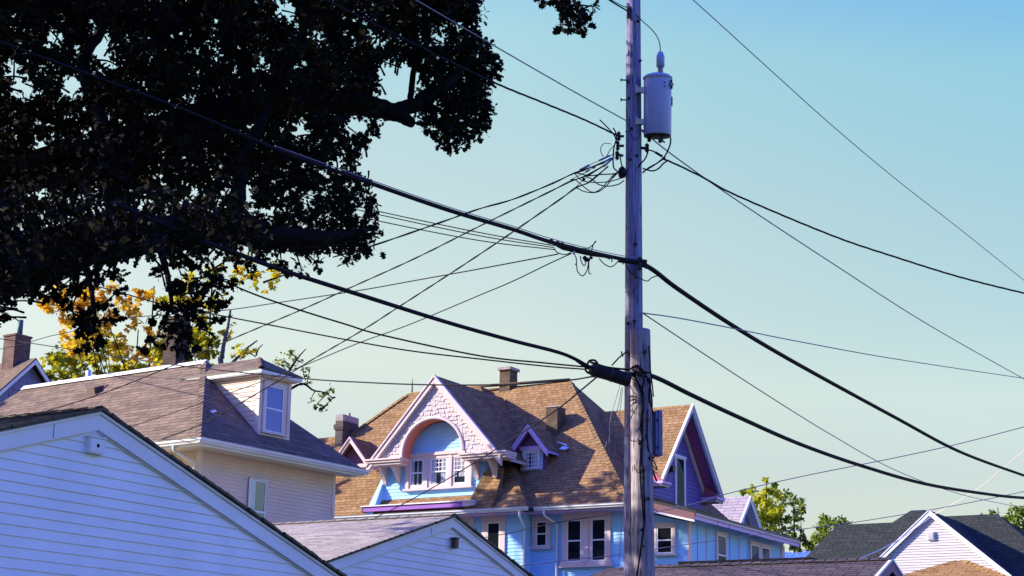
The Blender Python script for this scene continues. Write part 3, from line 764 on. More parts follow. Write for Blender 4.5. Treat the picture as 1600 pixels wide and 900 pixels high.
mb.quads([[FG.p(AC + AR * math.cos(math.pi * i / N_), AZ + AR * math.sin(math.pi * i / N_), n) for n in (-.02, -.46)] for i in range(N_ + 1)], 'orange_paint', False, True, False)
for sx_ in (-1, 1): mb.face([FG.p(AC + sx_ * AR, AZ, -.02), FG.p(AC + sx_ * AR, 9.16, -.02), FG.p(AC + sx_ * AR, 9.16, -.46), FG.p(AC + sx_ * AR, AZ, -.46)], 'orange_paint')
mb.build('arch_reveal', gb_)
mb = MB()    # rake boards, two steps
for s in (-1, 1):
    for t0, t1, n0, n1, mt in ((-.02, .055, .0, .14, 'pink_trim'), (.055, .24, .0, .115, 'pink_trim'), (.24, .275, .0, .09, 'pink_trim')):
        q = [(GA, GZ - t1), (GA + s * 2.36, GZ - GS * 2.36 - t1), (GA + s * 2.36, GZ - GS * 2.36 - t0), (GA, GZ - t0)]
        if s < 0: q.reverse()
        FG.plate(mb, q, n0, n1, mt)
mb.build('rake_board', gb_)
mb = MB()    # cornice returns and their sloped shingle tops
for a0, a1, zt in ((-5.60, AC - AR - .02, 9.27), (AC + AR + .02, -.72, 9.25)):
    for dz0, dz1, e in ((-.16, -.09, .0), (-.09, -.02, .05), (-.02, .03, .09)): 
        mb.box((a0 - e * .5, -1.05 - e, zt + dz0), (a1 + e * .5, -.45, zt + dz1), 'pink_trim')
mb.split('cornice', gb_)
mb = MB()
for a in (-5.30, -4.80, -2.02, -1.42):
    for i in range(6):
        t = i / 5; t2 = (i + 1) / 5
        pr = lambda t: .42 * (1 - t) ** 1.5 + .07
        if i < 5: mb.hexa([(a, -.5, 9.11 - .52 * t2), (a + .12, -.5, 9.11 - .52 * t2), (a + .12, -.5 - pr(t2), 9.11 - .52 * t2), (a, -.5 - pr(t2), 9.11 - .52 * t2)],
                          [(a, -.5, 9.11 - .52 * t), (a + .12, -.5, 9.11 - .52 * t), (a + .12, -.5 - pr(t), 9.11 - .52 * t), (a, -.5 - pr(t), 9.11 - .52 * t)], 'pink_trim')
    mb.box((a - .02, -.96, 9.06), (a + .14, -.48, 9.115), 'pink_trim')
mb.split('bracket', gb_)
mb = MB(); FW_ = Fr((0, -.5, 0), X, -Yv)
siding(mb, FW_, [(-5.36, 7.6), (-1.72, 7.6), (-1.72, 9.3), (-5.36, 9.3)], .105, .014, 'blue_siding')
hw_ = AR + .03
siding(mb, FW_, [(AC + hw_ * math.cos(math.pi * i / N_), AZ - .06 + hw_ * math.sin(math.pi * i / N_)) for i in range(N_ + 1)], .105, .014, 'blue_siding', z0=7.6)
for a in (-5.36, -1.72):   # cheeks back to the roof
    mb.box((a - .03, -.49, 7.6), (a + .03, 1.3, 9.25), 'blue_siding')
mb.build('wall', gb_)
mb = MB()   # flared roof skirts at the foot of the wall
mb.hexa([(-2.10, -.98, 7.60), (-1.2, -.98, 7.60), (-1.2, -.40, 8.24), (-2.10, -.51, 8.11)], [(-2.09, -.99, 7.63), (-1.2, -.99, 7.63), (-1.2, -.30, 8.9), (-1.74, -.50, 8.82)], 'orange_shingle')
mb.hexa([(-5.62, -.98, 7.62), (-5.36, -.98, 7.62), (-5.33, -.45, 8.2), (-5.42, -.45, 8.2)], [(-5.62, -.985, 7.70), (-5.36, -.985, 7.72), (-5.33, -.45, 8.82), (-5.42, -.45, 8.80)], 'blue_siding')
mb.split('skirt', gb_)
for a0, a1, gr, cu in ((-4.34, -3.86, None, ('curtain', [(.0, .3), (.5, .62), (.85, 1)], 0)), (-3.62, -3.02, (4, 3, .5), ('curtain', [(.0, .36), (.62, 1)], 0)), (-2.80, -2.36, (3, 3, .5), ('curtain', [(.0, .25), (.4, .9)], .25))):
    window(gb_, FW_, a0, a1, 8.48, 9.28, 'pink_trim', .11, pane='pane_dark', rail=.5, grid=gr, curtain=cu, sill=False, sub=True)
mb = MB()
for a in (-4.47, -3.80, -2.95, -2.26): FW_.box(mb, a - .02 if a != -3.80 else a - .05, a + .1, 8.40, 9.40, .02, .075, 'pink_trim')
FW_.box(mb, -4.55, -2.12, 9.38, 9.47, 0, .10, 'pink_trim'); FW_.box(mb, -4.55, -2.12, 8.34, 8.40, 0, .12, 'pink_trim')
mb.split('window_surround', gb_)
# purple ledge over the gutter
mb = MB()
mb.box((-5.7, -1.06, 7.72), (-2.12, -.60, 7.86), 'purple_trim'); mb.box((-5.73, -1.10, 7.862), (-1.8, -.58, 7.895), 'trim_white'); mb.hexa([(-2.12, -1.09, 7.71), (-1.78, -1.05, 7.74), (-1.78, -.6, 7.74), (-2.12, -.6, 7.71)], [(-2.12, -1.09, 7.86), (-1.74, -1.05, 7.86), (-1.74, -.6, 7.86), (-2.12, -.6, 7.86)], 'pink_trim')
mb.box((-5.7, -1.062, 7.70), (-5.66, -.6, 7.88), 'dark_iron')
mb.build('ledge', bl)

def small_dormer(pa, rb, pz, half, sl, wb, w0, w1, zb, zt, trim, soffit, face, winargs, depth):
    d = bpy.data.objects.new('dormer', None); COL.objects.link(d); d.parent = bl
    mb = MB()
    for s in (-1, 1):
        e = pa + s * half; ze = pz - sl * half
        mb.slab([(pa, rb, pz), (e, rb, ze), (e, rb + depth * .62, ze), (pa, rb + depth, pz)], .06, 'orange_shingle', trim, soffit)
    mb.build('roof', d)
    mb = MB(); FF = Fr((0, rb, 0), X, -Yv)
    for s in (-1, 1):
        for t0, t1, n0, n1 in ((-.01, .045, -.02, .05), (.045, .17, -.04, .02)):
            q = [(pa, pz - t1), (pa + s * half * 1.01, pz - sl * half * 1.01 - t1), (pa + s * half * 1.01, pz - sl * half * 1.01 - t0), (pa, pz - t0)]
            if s < 0: q.reverse()
            FF.plate(mb, q, n0, n1, trim)
    mb.build('rake_board', d)
    mb = MB(); FF = Fr((0, wb, 0), X, -Yv)
    siding(mb, FF, [(w0, zb), (w1, zb), (w1, zt), (w0, zt)], .1, .012, 'blue_siding')
    FF.plate(mb, [(w0 - .02, zt), (w1 + .02, zt), (pa, pz - .1)], -.02, .0, face)
    FF.box(mb, w0 - .04, w1 + .04, zt - .06, zt + .06, -.02, .06, trim)
    for a, s in ((w0, -1), (w1, 1)): mb.box((min(a, a + s * .02), wb, zb - .2), (max(a, a + s * .02), wb + depth * .6, zt), face)
    mb.build('wall', d)
    window(d, FF, *winargs[0], **winargs[1], sub=True)
    return d
small_dormer(-.76, .33, 10.24, .66, 1.22, .62, -1.13, -.40, 8.85, 9.58, 'lilac_trim', 'purple_trim', 'plum_trim', ((-1.0, -.53, 8.98, 9.47, 'pink_trim'), dict(cw=.07, grid=(4, 4, 0), rail=0, sill=True, curtain=('curtain', [(.1, .3), (.55, .9)], 0))), 1.8)
small_dormer(-7.20, .30, 10.31, .70, 1.20, .60, -7.75, -6.75, 8.75, 9.42, 'pink_trim', 'red_paint', 'plum_trim', ((-7.42, -7.0, 8.86, 9.34, 'pink_trim'), dict(cw=.08, rail=.0, sill=False, room='screen_grey')), 1.9)
# chimneys of the blue house
chimney(blr, -.92, -.52, 1.72, 2.25, 9.3, 11.05, 'brown_brick', capw=.02, caph=.04, courses=False)
chimney(blr, -3.60, -3.22, 3.45, 3.95, 11.6, 12.84, 'brown_brick', capw=.06, caph=.11, courses=False)
chimney(blr, -8.66, -8.37, 1.50, 2.40, 10.1, 11.34, 'stone_block', cap='pale_stone', capw=.0, caph=.22, courses=True, pots=[(-8.5, 2.05, .03, .12, 'dark_iron')])
mb = MB(); mb.tube([(-6.95, 3.4, 12.1), (-6.95, 3.4, 12.6), (-6.95, 3.4, 12.75)], [.03, .018, .004], 'dark_iron', 6); mb.build('finial', blr)
mb = MB()
mb.slab([(-.12, 1.1, 9.60), (.12, 1.04, 9.55), (.2, 1.14, 9.62), (-.02, 1.22, 9.70)], .01, 'metal_cap', 'metal_cap'); mb.slab([(-.28, 1.25, 9.86), (-.22, 1.2, 9.84), (.06, 1.30, 9.70), (.0, 1.38, 9.77)], .02, 'metal_cap', 'metal_cap')
mb.split('flashing', blr)

# -- cross gable on the right side
cg = bpy.data.objects.new('side_gable', None); COL.objects.link(cg); cg.parent = bl
PB, PZ_, PS, PH = 3.65, 11.12, 1.14, 2.22
mb = MB()
for s in (-1, 1):
    e = PB + s * PH; ze = PZ_ - PS * PH
    mb.slab([(3.12, PB, PZ_), (3.12, e, ze), (1.6, e, ze), (-.4, PB, PZ_)], .10, 'orange_shingle', 'pink_trim', 'violet_soffit')
mb.build('roof', cg)
FP = Fr((2.62, 0, 0), Yv, X)
mb = MB(); siding(mb, FP, [(1.5, 7.9), (5.8, 7.9), (5.8, 8.7), (PB, PZ_ - .12), (1.5, 8.7)], .13, .016, 'purple_siding')
mb.build('wall', cg)
mb = MB(); FR = Fr((3.12, 0, 0), Yv, X)
for s in (-1, 1):
    for t0, t1, n0, n1, mt in ((-.02, .035, -.03, .05, 'trim_white'), (.035, .20, -.04, .025, 'pink_trim'), (.20, .24, -.05, .0, 'blue_siding')):
        q = [(PB, PZ_ - t1), (PB + s * PH * 1.01, PZ_ - PS * PH * 1.01 - t1), (PB + s * PH * 1.01, PZ_ - PS * PH * 1.01 - t0), (PB, PZ_ - t0)]
        if s < 0: q.reverse()
        FR.plate(mb, q, n0, n1, mt)
    # pink frieze on the wall under the soffit
    q = [(PB, PZ_ - .42), (PB + s * 2.1, PZ_ - PS * 2.1 - .42), (PB + s * 2.1, PZ_ - PS * 2.1 - .16), (PB, PZ_ - .16)]
    if s < 0: q.reverse()
    FP.plate(mb, q, 0, .05, 'pink_trim')
mb.build('rake_board', cg)
mb = MB()
for b0, b1 in ((1.35, 1.95), (5.33, 5.95)):    # boxed returns with little hipped red caps
    mb.box((2.63, b0, 8.42), (3.18, b1, 8.50), 'lilac_trim'); mb.box((2.63, b0 + .03, 8.35), (3.12, b1 - .03, 8.42), 'pink_trim')
    mb.hexa([(2.63, b0, 8.502), (3.18, b0, 8.502), (3.18, b1, 8.502), (2.63, b1, 8.502)], [(2.63, b0 + .22, 8.88), (2.70, b0 + .26, 8.88), (2.70, b1 - .26, 8.88), (2.63, b1 - .22, 8.88)], 'rose_paint')
mb.split('cornice', cg)
window(cg, FP, 3.42, 4.06, 8.02, 9.52, 'trim_white', .06, rail=0, pane='pane_dark', head=.05, sill=True, sub=True, curtain=('purple_siding', [(.0, .25)], 0))
mb = MB(); FP.box(mb, 2.85, 3.05, 8.98, 9.16, .02, .2, 'dark_iron'); FP.box(mb, 2.92, 3.02, 9.3, 9.42, .02, .12, 'tank_grey'); mb.split('wall_box', cg)

# -- low side wing with its long lean-to roof
wg = bpy.data.objects.new('side_wing', None); COL.objects.link(wg); wg.parent = bl
mb = MB(); zr = lambda a: 7.34 + .262 * (5.0 - a)
mb.slab([(2.6, -.5, zr(2.6)), (5.0, -.5, zr(5.0)), (5.0, 7.62, zr(5.0)), (2.6, 7.62, zr(2.6))], .07, 'black_shingle', 'dark_iron', 'lilac_trim'); mb.build('roof', wg)
mb = MB(); b = -.05
for b0, b1, mt in ((-.47, 1.1, 'lilac_trim'), (1.14, 1.96, 'lilac_trim'), (2.02, 7.6, 'lilac_trim')):
    mb.box((4.93, b0, 7.10), (4.97, b1, 7.262), mt)
mb.box((4.95, -.47, 7.21), (5.01, 7.6, 7.268), 'pink_trim')
q = [(2.65, zr(2.65) - .075), (2.65, zr(2.65) - .30), (4.98, zr(4.98) - .27), (4.98, zr(4.98) - .075)]
Fr((0, -.47, 0), X, -Yv).plate(mb, q, 0, .03, 'red_paint'); q = [(2.65, zr(2.65) - .30), (2.65, zr(2.65) - .36), (4.98, zr(4.98) - .32), (4.98, zr(4.98) - .27)]
Fr((0, -.47, 0), X, -Yv).plate(mb, q, 0, .05, 'trim_white')
mb.build('fascia', wg)
mb = MB()
siding(mb, F0, [(2.6, 0), (4.56, 0), (4.56, 7.1), (2.6, 7.55)], .4, .006, 'blue_siding')
FS = Fr((4.56, 0, 0), Yv, X)
FS.plate(mb, [(0, 0), (7.3, 0), (7.3, 7.2), (0, 7.2)], -.1, 0, 'blue_panel')
for b_ in (1.25, 3.65, .62, 2.95, 4.3): FS.box(mb, b_, b_ + .045, 0, 7.1, 0, .022, 'pink_trim' if b_ in (1.25, 3.65) else 'blue_panel')
FS.box(mb, -.02, .17, 0, 7.12, -.02, .03, 'pink_trim'); FS.box(mb, 7.05, 7.32, 0, 7.1, -.02, .03, 'pink_trim')
mb.box((2.6, 7.28, 0), (4.55, 7.36, 7.1), 'blue_panel')
mb.build('wall', wg)
window(wg, F0, 3.62, 4.10, 6.24, 6.98, 'pink_trim', .09, rail=.5, sub=True)
for a0, a1, z1 in ((1.98, 2.62, 6.95), (4.52, 5.18, 6.92), (5.38, 6.02, 6.92)):
    window(wg, FS, a0, a1, 5.9, z1, 'pink_trim', .08, rail=.45, sill=False, sub=True, curtain=('screen_grey', [(.0, 1.)], .45))

# ================================================================== OTHER HOUSES AND SHEDS
def gable_house(name, label, loc, rot, hw, za, sl, length, wallm, roofm, trim, cat='house', sp=.11, ov=.3, board=.14, group=None):
    g = thing(name, label, cat, loc, rot, group); F = Fr((0, 0, 0), Yv, X); ze = za - sl * hw
    mb = MB(); siding(mb, F, [(-hw, 0), (hw, 0), (hw, ze - .08), (0, za - .1), (-hw, ze - .08)], sp, .014, wallm)
    for s in (-1, 1): mb.box((-length, min(s * hw, s * (hw - .1)), 0), (0 - .02, max(s * hw, s * (hw - .1)), ze - .05), wallm)
    mb.box((-length, -hw, 0), (-length + .1, hw, ze - .1), wallm)
    mb.build('wall', g)
    mb = MB()
    for s in (-1, 1): mb.slab([(ov, 0, za), (ov, s * (hw + .3), za - sl * (hw + .3)), (-length - .1, s * (hw + .3), za - sl * (hw + .3)), (-length - .1, 0, za)], .05, roofm, 'dark_iron', trim)
    mb.build('roof', g)
    mb = MB(); F2 = Fr((ov, 0, 0), Yv, X)
    for s in (-1, 1):
        for t0, t1, n0, n1 in ((-.005, .035, -.03, .03), (.035, board, -.03, .012)):
            q = [(0, za - t1), (s * (hw + .3), za - sl * (hw + .3) - t1), (s * (hw + .3), za - sl * (hw + .3) - t0), (0, za - t0)]
            if s < 0: q.reverse()
            F2.plate(mb, q, n0, n1, trim)
    mb.build('rake_board', g)
    return g, F
rg, FRg = gable_house('gabled_house', 'small slate blue gable with pale lilac shingles just behind the side wing', base_of(1158, 776, 60), -30, 1.7, at(1158, 776, 60).z, 1.05, 5.5, 'slate_siding', 'lilac_shingle', 'trim_white', ov=.35, board=.2)
mb = MB(); z = at(1150, 822, 60).z; FRg.box(mb, -.75, -.05, z - .25, z + .25, .0, .12, 'trim_white'); FRg.box(mb, -.68, -.12, z - .2, z + .2, .12, .13, 'pane_dark' if False else 'screen_grey'); mb.build('window', rg)
# violet roofed garage in front on the right
vg = thing('garage', 'low violet grey shingle garage roof with plum gable trim beside the pole', 'garage', (6.576, 30, 0), -30)
mb = MB(); zt = 4.47; vs = .42; vh = 2.3; XE = -6.3
mb.slab([(.1, 0, zt), (.1, -vh, zt - vs * vh), (XE - 0.2, -vh, zt - vs * vh), (XE + .9, 0, zt)], .06, 'violet_shingle', 'dark_iron')
mb.slab([(.1, 0, zt), (.1, vh, zt - vs * vh), (XE - .2, vh, zt - vs * vh), (XE + .9, 0, zt)], .06, 'violet_shingle', 'dark_iron')
mb.slab([(XE - .2, -vh, zt - vs * vh), (XE - .2, vh, zt - vs * vh), (XE + .9, 0, zt)], .06, 'violet_shingle', 'dark_iron')
vr = mb.build('roof', vg)
mb = MB()
k = 0
while k * .2 < 5.2:
    x = .1 - k * .2
    for s in (-1, 1): mb.slab([(x, 0, zt + .035), (x, s * .12, zt + .035 - .05), (x - .22, s * .12, zt + .025 - .05), (x - .22, 0, zt + .022)], .012, 'violet_shingle', 'dark_iron')
    k += 1
mb.build('ridge_cap', vr)
mb = MB(); FV = Fr((0, 0, 0), Yv, X)
FV.plate(mb, [(-2.1, 0), (2.1, 0), (2.1, zt - vs * 2.1 - .06), (0, zt - .06), (-2.1, zt - vs * 2.1 - .06)], -.1, -.02, 'plum_trim')
mb.box((XE + .2, -2.1, 0), (-.1, -2.0, zt - vs * 2.1 - .05), 'plum_trim'); mb.box((XE + .2, 2.0, 0), (-.1, 2.1, zt - vs * 2.1 - .05), 'plum_trim'); mb.box((XE + .2, -2, 0), (XE + .3, 2, zt - vs * 2.1 - .05), 'plum_trim')
FV.plate(mb, [(-.5, zt - .62), (.5, zt - .62), (0, zt - .28)], -.02, .0, 'dark_room')
mb.build('wall', vg)
mb = MB(); FV2 = Fr((.1, 0, 0), Yv, X)
for s in (-1, 1):
    for t0, t1, n0, n1, mt in ((-.01, .03, -.03, .02, 'trim_white'), (.03, .22, -.03, .005, 'plum_trim')):
        q = [(0, zt - t1), (s * vh, zt - vs * vh - t1), (s * vh, zt - vs * vh - t0), (0, zt - t0)]
        if s < 0: q.reverse()
        FV2.plate(mb, q, n0, n1, mt)
mb.build('rake_board', vg)
# low flat porch roof just behind it
fp = thing('shed', 'low shed with a thin black flat roof edge behind the violet garage ridge', 'shed', base_of(1062, 877, 35), -30)
zf = at(1062, 877, 35).z
mb = MB(); mb.box((0, 0, zf - .12), (2.75, 1.2, zf - .02), 'dark_iron'); mb.box((-.03, -.03, zf - .05), (2.78, 1.23, zf - .008), 'cable_black'); mb.build('roof', fp)
mb = MB(); mb.box((.15, .15, 0), (2.6, 1.05, zf - .12), 'slate_siding'); mb.build('wall', fp)
# orange hip roofed garage, lower right corner
og = thing('garage', 'small garage with golden orange hip roof in front of the white gabled house', 'garage', (11.043, 42, 0), -30)
mb = MB(); zo = 5.62; os_ = .40; oh_ = 2.3
P0 = (0, 0, zo); cs = [(-oh_, -oh_), (oh_, -oh_), (oh_, oh_), (-oh_, oh_)]
for i in range(4):
    a, b_ = cs[i], cs[(i + 1) % 4]; mb.slab([(*a, zo - os_ * oh_), (*b_, zo - os_ * oh_), P0], .06, 'gold_shingle', 'dark_iron')
orf = mb.build('roof', og)
mb = MB(); hipcap(mb, (-oh_, -oh_, zo - os_ * oh_), P0, 'gold_shingle', .12, .2); hipcap(mb, (oh_, -oh_, zo - os_ * oh_), P0, 'gold_shingle', .12, .2); mb.build('hip_cap', orf)
mb = MB(); mb.box((-2, -2, 0), (2, 2, zo - os_ * oh_), 'white_siding'); mb.build('wall', og)
# white gabled house with green-black roofs
wh = thing('white_house', 'white sided gable house with dark green roof at the right edge', 'house', (14.736, 60, 0), -30)
FWh = Fr((0, 0, 0), X, -Yv); gz = 9.04; gs = .86; gh = 2.6
mb = MB(); siding(mb, FWh, [(-2.4, 4.5), (2.45, 4.5), (2.45, gz - gs * 2.45 - .1), (0, gz - .14), (-2.4, gz - gs * 2.4 - .1)], .092, .018, 'white_siding')
mb.box((-5.2, 1.2, 0), (5.2, 8.5, 6.5), 'white_siding'); mb.box((-2.4, .03, 0), (2.45, 1.3, 6.6), 'white_siding')
mb.build('wall', wh)
mb = MB()
for s in (-1, 1): mb.slab([(0, -.12, gz), (s * 2.72, -.12, gz - gs * 2.72), (s * 2.72, 1.4, gz - gs * 2.72), (0, 4.0, gz)], .07, 'green_shingle', 'dark_iron', 'trim_white')
we = 6.68; wm = .83
fy = lambda z: .7 + (z - we) / wm
def ws(q): mb.slab(q, .07, 'green_shingle', 'dark_iron')
# right wing
ws([(-1.5, fy(we), we), (4.55, fy(we), we), (1.35, fy(9.28), 9.28), (-1.5, fy(9.28), 9.28)]); ws([(4.55, .7, we), (4.55, 7.0, we), (1.35, fy(9.28), 9.28)])
# taller middle with short ridge
ws([(-5.2, .75, 6.72), (1.4, .75, 6.72), (-1.4, fy(9.6) , 9.6), (-1.95, fy(9.6), 9.6)]); ws([(1.4, .75, 6.72), (1.4, 7.9, 6.72), (-1.4, fy(9.6), 9.6)]); ws([(-5.2, .75, 6.72), (-1.95, fy(9.6), 9.6), (-5.2, 7.9, 6.72)]); ws([(-5.2, 7.9, 6.72), (-1.95, fy(9.6), 9.6), (-1.4, fy(9.6), 9.6), (1.4, 7.9, 6.72)])
# left wing
ws([(-5.55, .6, 7.0), (-1.5, .6, 7.0), (-1.5, 3.1, 9.05), (-4.45, 3.1, 9.05)]); ws([(-5.55, .6, 7.0), (-4.45, 3.1, 9.05), (-5.55, 6.2, 7.0)])
mb.build('roof', wh)
mb = MB(); FWr = Fr((0, -.12, 0), X, -Yv)
for s in (-1, 1):
    for t0, t1, n0, n1 in ((-.015, .03, -.02, .03), (.03, .19, -.03, .01)):
        q = [(0, gz - t1), (s * 2.74, gz - gs * 2.74 - t1), (s * 2.74, gz - gs * 2.74 - t0), (0, gz - t0)]
        if s < 0: q.reverse()
        FWr.plate(mb, q, n0, n1, 'trim_white')
mb.build('rake_board', wh)
gutter(wh, (2.75, .55, 6.7), (4.7, .55, 6.7), (0, -1, 0))
mb = MB(); FWh.box(mb, -.12, .14, 8.0, 8.30, .0, .07, 'trim_white'); FWh.box(mb, -.085, .105, 8.03, 8.27, .07, .085, 'pale_stone'); 
for i in range(5): FWh.box(mb, -.08, .10, 8.045 + i * .045, 8.07 + i * .045, .08, .098, 'trim_white')
mb.build('gable_vent', wh)
# shed with a blue tarpaulin, far between the houses
ts = thing('shed', 'distant low shed roof covered by a bright blue tarpaulin', 'shed', base_of(1270, 865, 66), -30)
zt_ = at(1270, 862, 66).z
mb = MB(); nx = 14
for sgn, y0 in ((-1, 0),):
    rows = []
    for j in range(5):
        t = j / 4; rows.append([(-1.3 + 2.4 * i / nx, -1.6 * t, zt_ - .42 * t + .03 * math.sin(i * 1.3 + j * 2.1)) for i in range(nx + 1)])
    for j in range(4):
        for i in range(nx): mb.face([rows[j][i], rows[j + 1][i], rows[j + 1][i + 1], rows[j][i + 1]], 'tarp_blue')
mb.build('tarpaulin', ts)
mb = MB(); mb.slab([(-1.6, 0, zt_ - .03), (1.6, 0, zt_ - .03), (1.6, -1.8, zt_ - .52), (-1.6, -1.8, zt_ - .52)], .05, 'pale_shingle', 'trim_white'); mb.slab([(-1.6, 0, zt_ - .03), (-1.6, 1.6, zt_ - .47), (1.6, 1.6, zt_ - .47), (1.6, 0, zt_ - .03)], .05, 'pale_shingle', 'trim_white'); mb.build('roof', ts)
mb = MB(); mb.box((-1.4, -1.5, 0), (1.4, 1.4, zt_ - .5), 'white_siding'); mb.build('wall', ts)

# ================================================================== POLES AND WHAT HANGS ON THEM
PX, PY = 1.832, 25.0
def post(mb, cx, cy, levels, mat, n=28, seed=1):
    rnd = random.Random(seed); ph = [rnd.uniform(0, 6.28) for _ in range(6)]
    rings = []
    zs = np.linspace(levels[0][2], levels[-1][2], 60)
    for z in zs:
        for (x0, r0, z0), (x1, r1, z1) in zip(levels, levels[1:]):
            if z0 <= z <= z1 + 1e-6: t = (z - z0) / (z1 - z0); x = x0 + (x1 - x0) * t; r = r0 + (r1 - r0) * t; break
        rings.append([(cx + x + r * math.cos(a) * (1 + .018 * math.sin(3 * a + ph[0] + z * .6) + .012 * math.sin(7 * a + ph[1])), cy + r * math.sin(a) * (1 + .018 * math.sin(4 * a + ph[2] - z * .4)), z) for a in [2 * math.pi * j / n for j in range(n)]])
    mb.quads(rings, mat)
up = thing('utility_pole', 'tall weathered wooden utility pole carrying the transformer and all the cables', 'utility pole', (PX, PY, 0))
mb = MB(); post(mb, 0, 0, [(0, .165, 0), (0, .150, 4), (0, .135, 7.3), (0, .112, 12.6), (0, .105, 13.6)], 'pole_wood', seed=3); mb.build('post', up)
def loc(u, v, dy=0.0):      # a point at the pole's distance, in the pole's own frame
    p = at(u, v, PY + dy); return Vector((p.x - PX, p.y - PY, p.z))
def bolt(mb, p, n, r=.014, L=.05, mat='dark_iron'):
    p = Vector(p); n = Vector(n).normalized(); mb.tube([p - n * .03, p + n * L], r * .6, mat, 8); mb.tube([p + n * L * .2, p + n * L * .5], r * 1.4, mat, 6); mb.tube([p - n * .004, p + n * .006], r * 2.3, mat, 4)
mb = MB()
for u, v, n in ((986, 205, (-.1, -1, 0)), (994, 247, (-.1, -1, 0)), (984, 253, (-.2, -1, 0)), (996, 37, (.5, -1, 0)), (999, 98, (.8, -1, 0)), (981, 131, (-.6, -1, 0)), (982, 157, (-.6, -1, 0)), (1000, 142, (.5, -1, 0)), (992, 385, (.1, -1, 0)), (990, 505, (0, -1, 0)), (981, 508, (-.4, -1, 0))):
    p = loc(u, v); rr = .135 + (7.3 - p.z) * .0045; a = max(-.97, min(.97, p.x / rr)); bolt(mb, (p.x, -rr * math.sqrt(1 - a * a), p.z), n)
for u, v in ((977, 126), (977, 157)):   # short step studs on the left flank
    p = loc(u, v); mb.tube([p + Vector((.03, -.02, 0)), p + Vector((-.07, -.03, .0))], .012, 'dark_iron', 8); mb.tube([p + Vector((-.075, -.03, .0)), p + Vector((-.06, -.03, 0))], .03, 'dark_iron', 8)
mb.split('bolt', up)
mb = MB()    # spool insulators and clevises on both flanks
def clevis(u, v, s, w=.16):
    p = loc(u, v, -.03)
    mb.box((min(p.x, p.x + s * w), p.y - .03, p.z - .012), (max(p.x, p.x + s * w), p.y + .03, p.z + .012), 'dark_iron')
    q = p + Vector((s * w * .8, 0, 0)); mb.lathe([(.0, -.06), (.028, -.06), (.034, -.045), (.02, -.02), (.02, .02), (.034, .045), (.028, .06), (0, .06)], q, 'dark_iron', 12)
    mb.tube([q + Vector((0, 0, -.08)), q + Vector((0, 0, .085))], .009, 'dark_iron', 6)
clevis(975, 213, -1, .10); clevis(975, 228, -1, .12); clevis(974, 243, -1, .12); clevis(1001, 231, 1, .12); clevis(1003, 205, 1, .1)
p = loc(972, 268, -.05); mb.lathe([(0, -.10), (.05, -.09), (.065, -.02), (.05, .05), (.02, .08), (0, .09)], p, 'rubber', 12)
mb.split('insulator_bracket', up)
mb = MB()    # primary wire clamp near the top
p = loc(983, 20, -.13); mb.box((p.x - .035, p.y - .05, p.z - .09), (p.x + .035, p.y + .03, p.z + .09), 'dark_iron'); mb.tube([p + Vector((0, -.02, .06)), p + Vector((-.02, -.12, .1))], .02, 'porcelain', 10)
mb.build('wire_clamp', up)

st = thing('stub_pole', 'short weathered grey pole stub strapped against the front of the tall pole', 'pole stub', (1.93, 24.72, 0))
mb = MB(); post(mb, 0, 0, [(.045, .175, 0), (.010, .166, 3.7), (-.030, .152, 7.15), (-.031, .150, 7.265)], 'stub_wood', seed=9); mb.build('post', st)
mb = MB()
for z in (6.62,): mb.tube([(-.03 + .16 * math.cos(a), .16 * math.sin(a), z + .02 * math.sin(a)) for a in [i * .2618 for i in range(25)]], .012, 'dark_iron', 6)
for z, x in ((5.05, .0), (5.9, .06), (4.3, -.02), (6.9, .03), (5.55, -.05), (4.75, .07)): bolt(mb, (x, -.155, z), (0, -1, 0), .014, .06)
mb.split('strap', st)

tr = thing('transformer', 'grey cylindrical transformer hanging high on the right side of the pole', 'transformer', (2.195, 24.95, 10.37))
tr.rotation_euler = (R(7), 0, 0)
mb = MB(); r = .214
mb.lathe([(0, .0), (r * .9, 0), (r * .97, .012), (r, .03), (r, .90), (r * .995, .905)], (0, 0, 0), 'tank_grey', 40); mb.build('tank', tr)
mb = MB(); mb.lathe([(r + .003, .895), (r + .014, .90), (r + .014, .925), (r, .935), (r * .9, .955), (r * .5, .985), (0, .99)], (0, 0, 0), 'tank_grey', 40); mb.build('lid', tr)
mb = MB(); mb.lathe([(0, -.006), (r * .97, -.006), (r * .985, .004), (r * .93, .014)], (0, 0, 0), 'rubber', 36); mb.build('base_plate', tr)
mb = MB(); c = (.04, -.02, .965); mb.lathe([(0, 0), (.045, 0), (.05, .02), (.03, .03), (.05, .045), (.03, .058), (.05, .072), (.03, .085), (.05, .10), (.028, .115), (.028, .13)], c, 'porcelain', 18)
mb.lathe([(.052, .12), (.064, .125), (.064, .29), (.06, .30), (.035, .36), (.01, .372), (0, .372)], c, 'tank_grey', 18); mb.build('bushing', tr)
mb = MB()
for z in (.72, .22): mb.box((-r - .10, -.05, z - .04), (-r + .03, .05, z + .04), 'grey_metal'); mb.box((-r - .13, -.09, z - .06), (-r - .095, .09, z + .06), 'grey_metal')
mb.split('hanger_bracket', tr)
mb = MB()
for a, z in ((-1.15, .80), (-1.15, .74)): mb.tube([(r * math.cos(a) * .98, r * math.sin(a) * .98, z), (r * math.cos(a) * 1.06, r * math.sin(a) * 1.06, z)], .012, 'dark_iron', 8)
a = -.55; mb.tube([(r * math.cos(a), r * math.sin(a), .80), (r * math.cos(a) * 1.2, r * math.sin(a) * 1.2, .78)], .03, 'grey_metal', 10); mb.tube([(r * math.cos(a) * 1.1, r * math.sin(a) * 1.1, .86), (r * math.cos(a) * 1.12, r * math.sin(a) * 1.12, .72)], .016, 'dark_iron', 8)
mb.box((r * .98, -.03, .48), (r * 1.07, .03, .62), 'dark_iron')
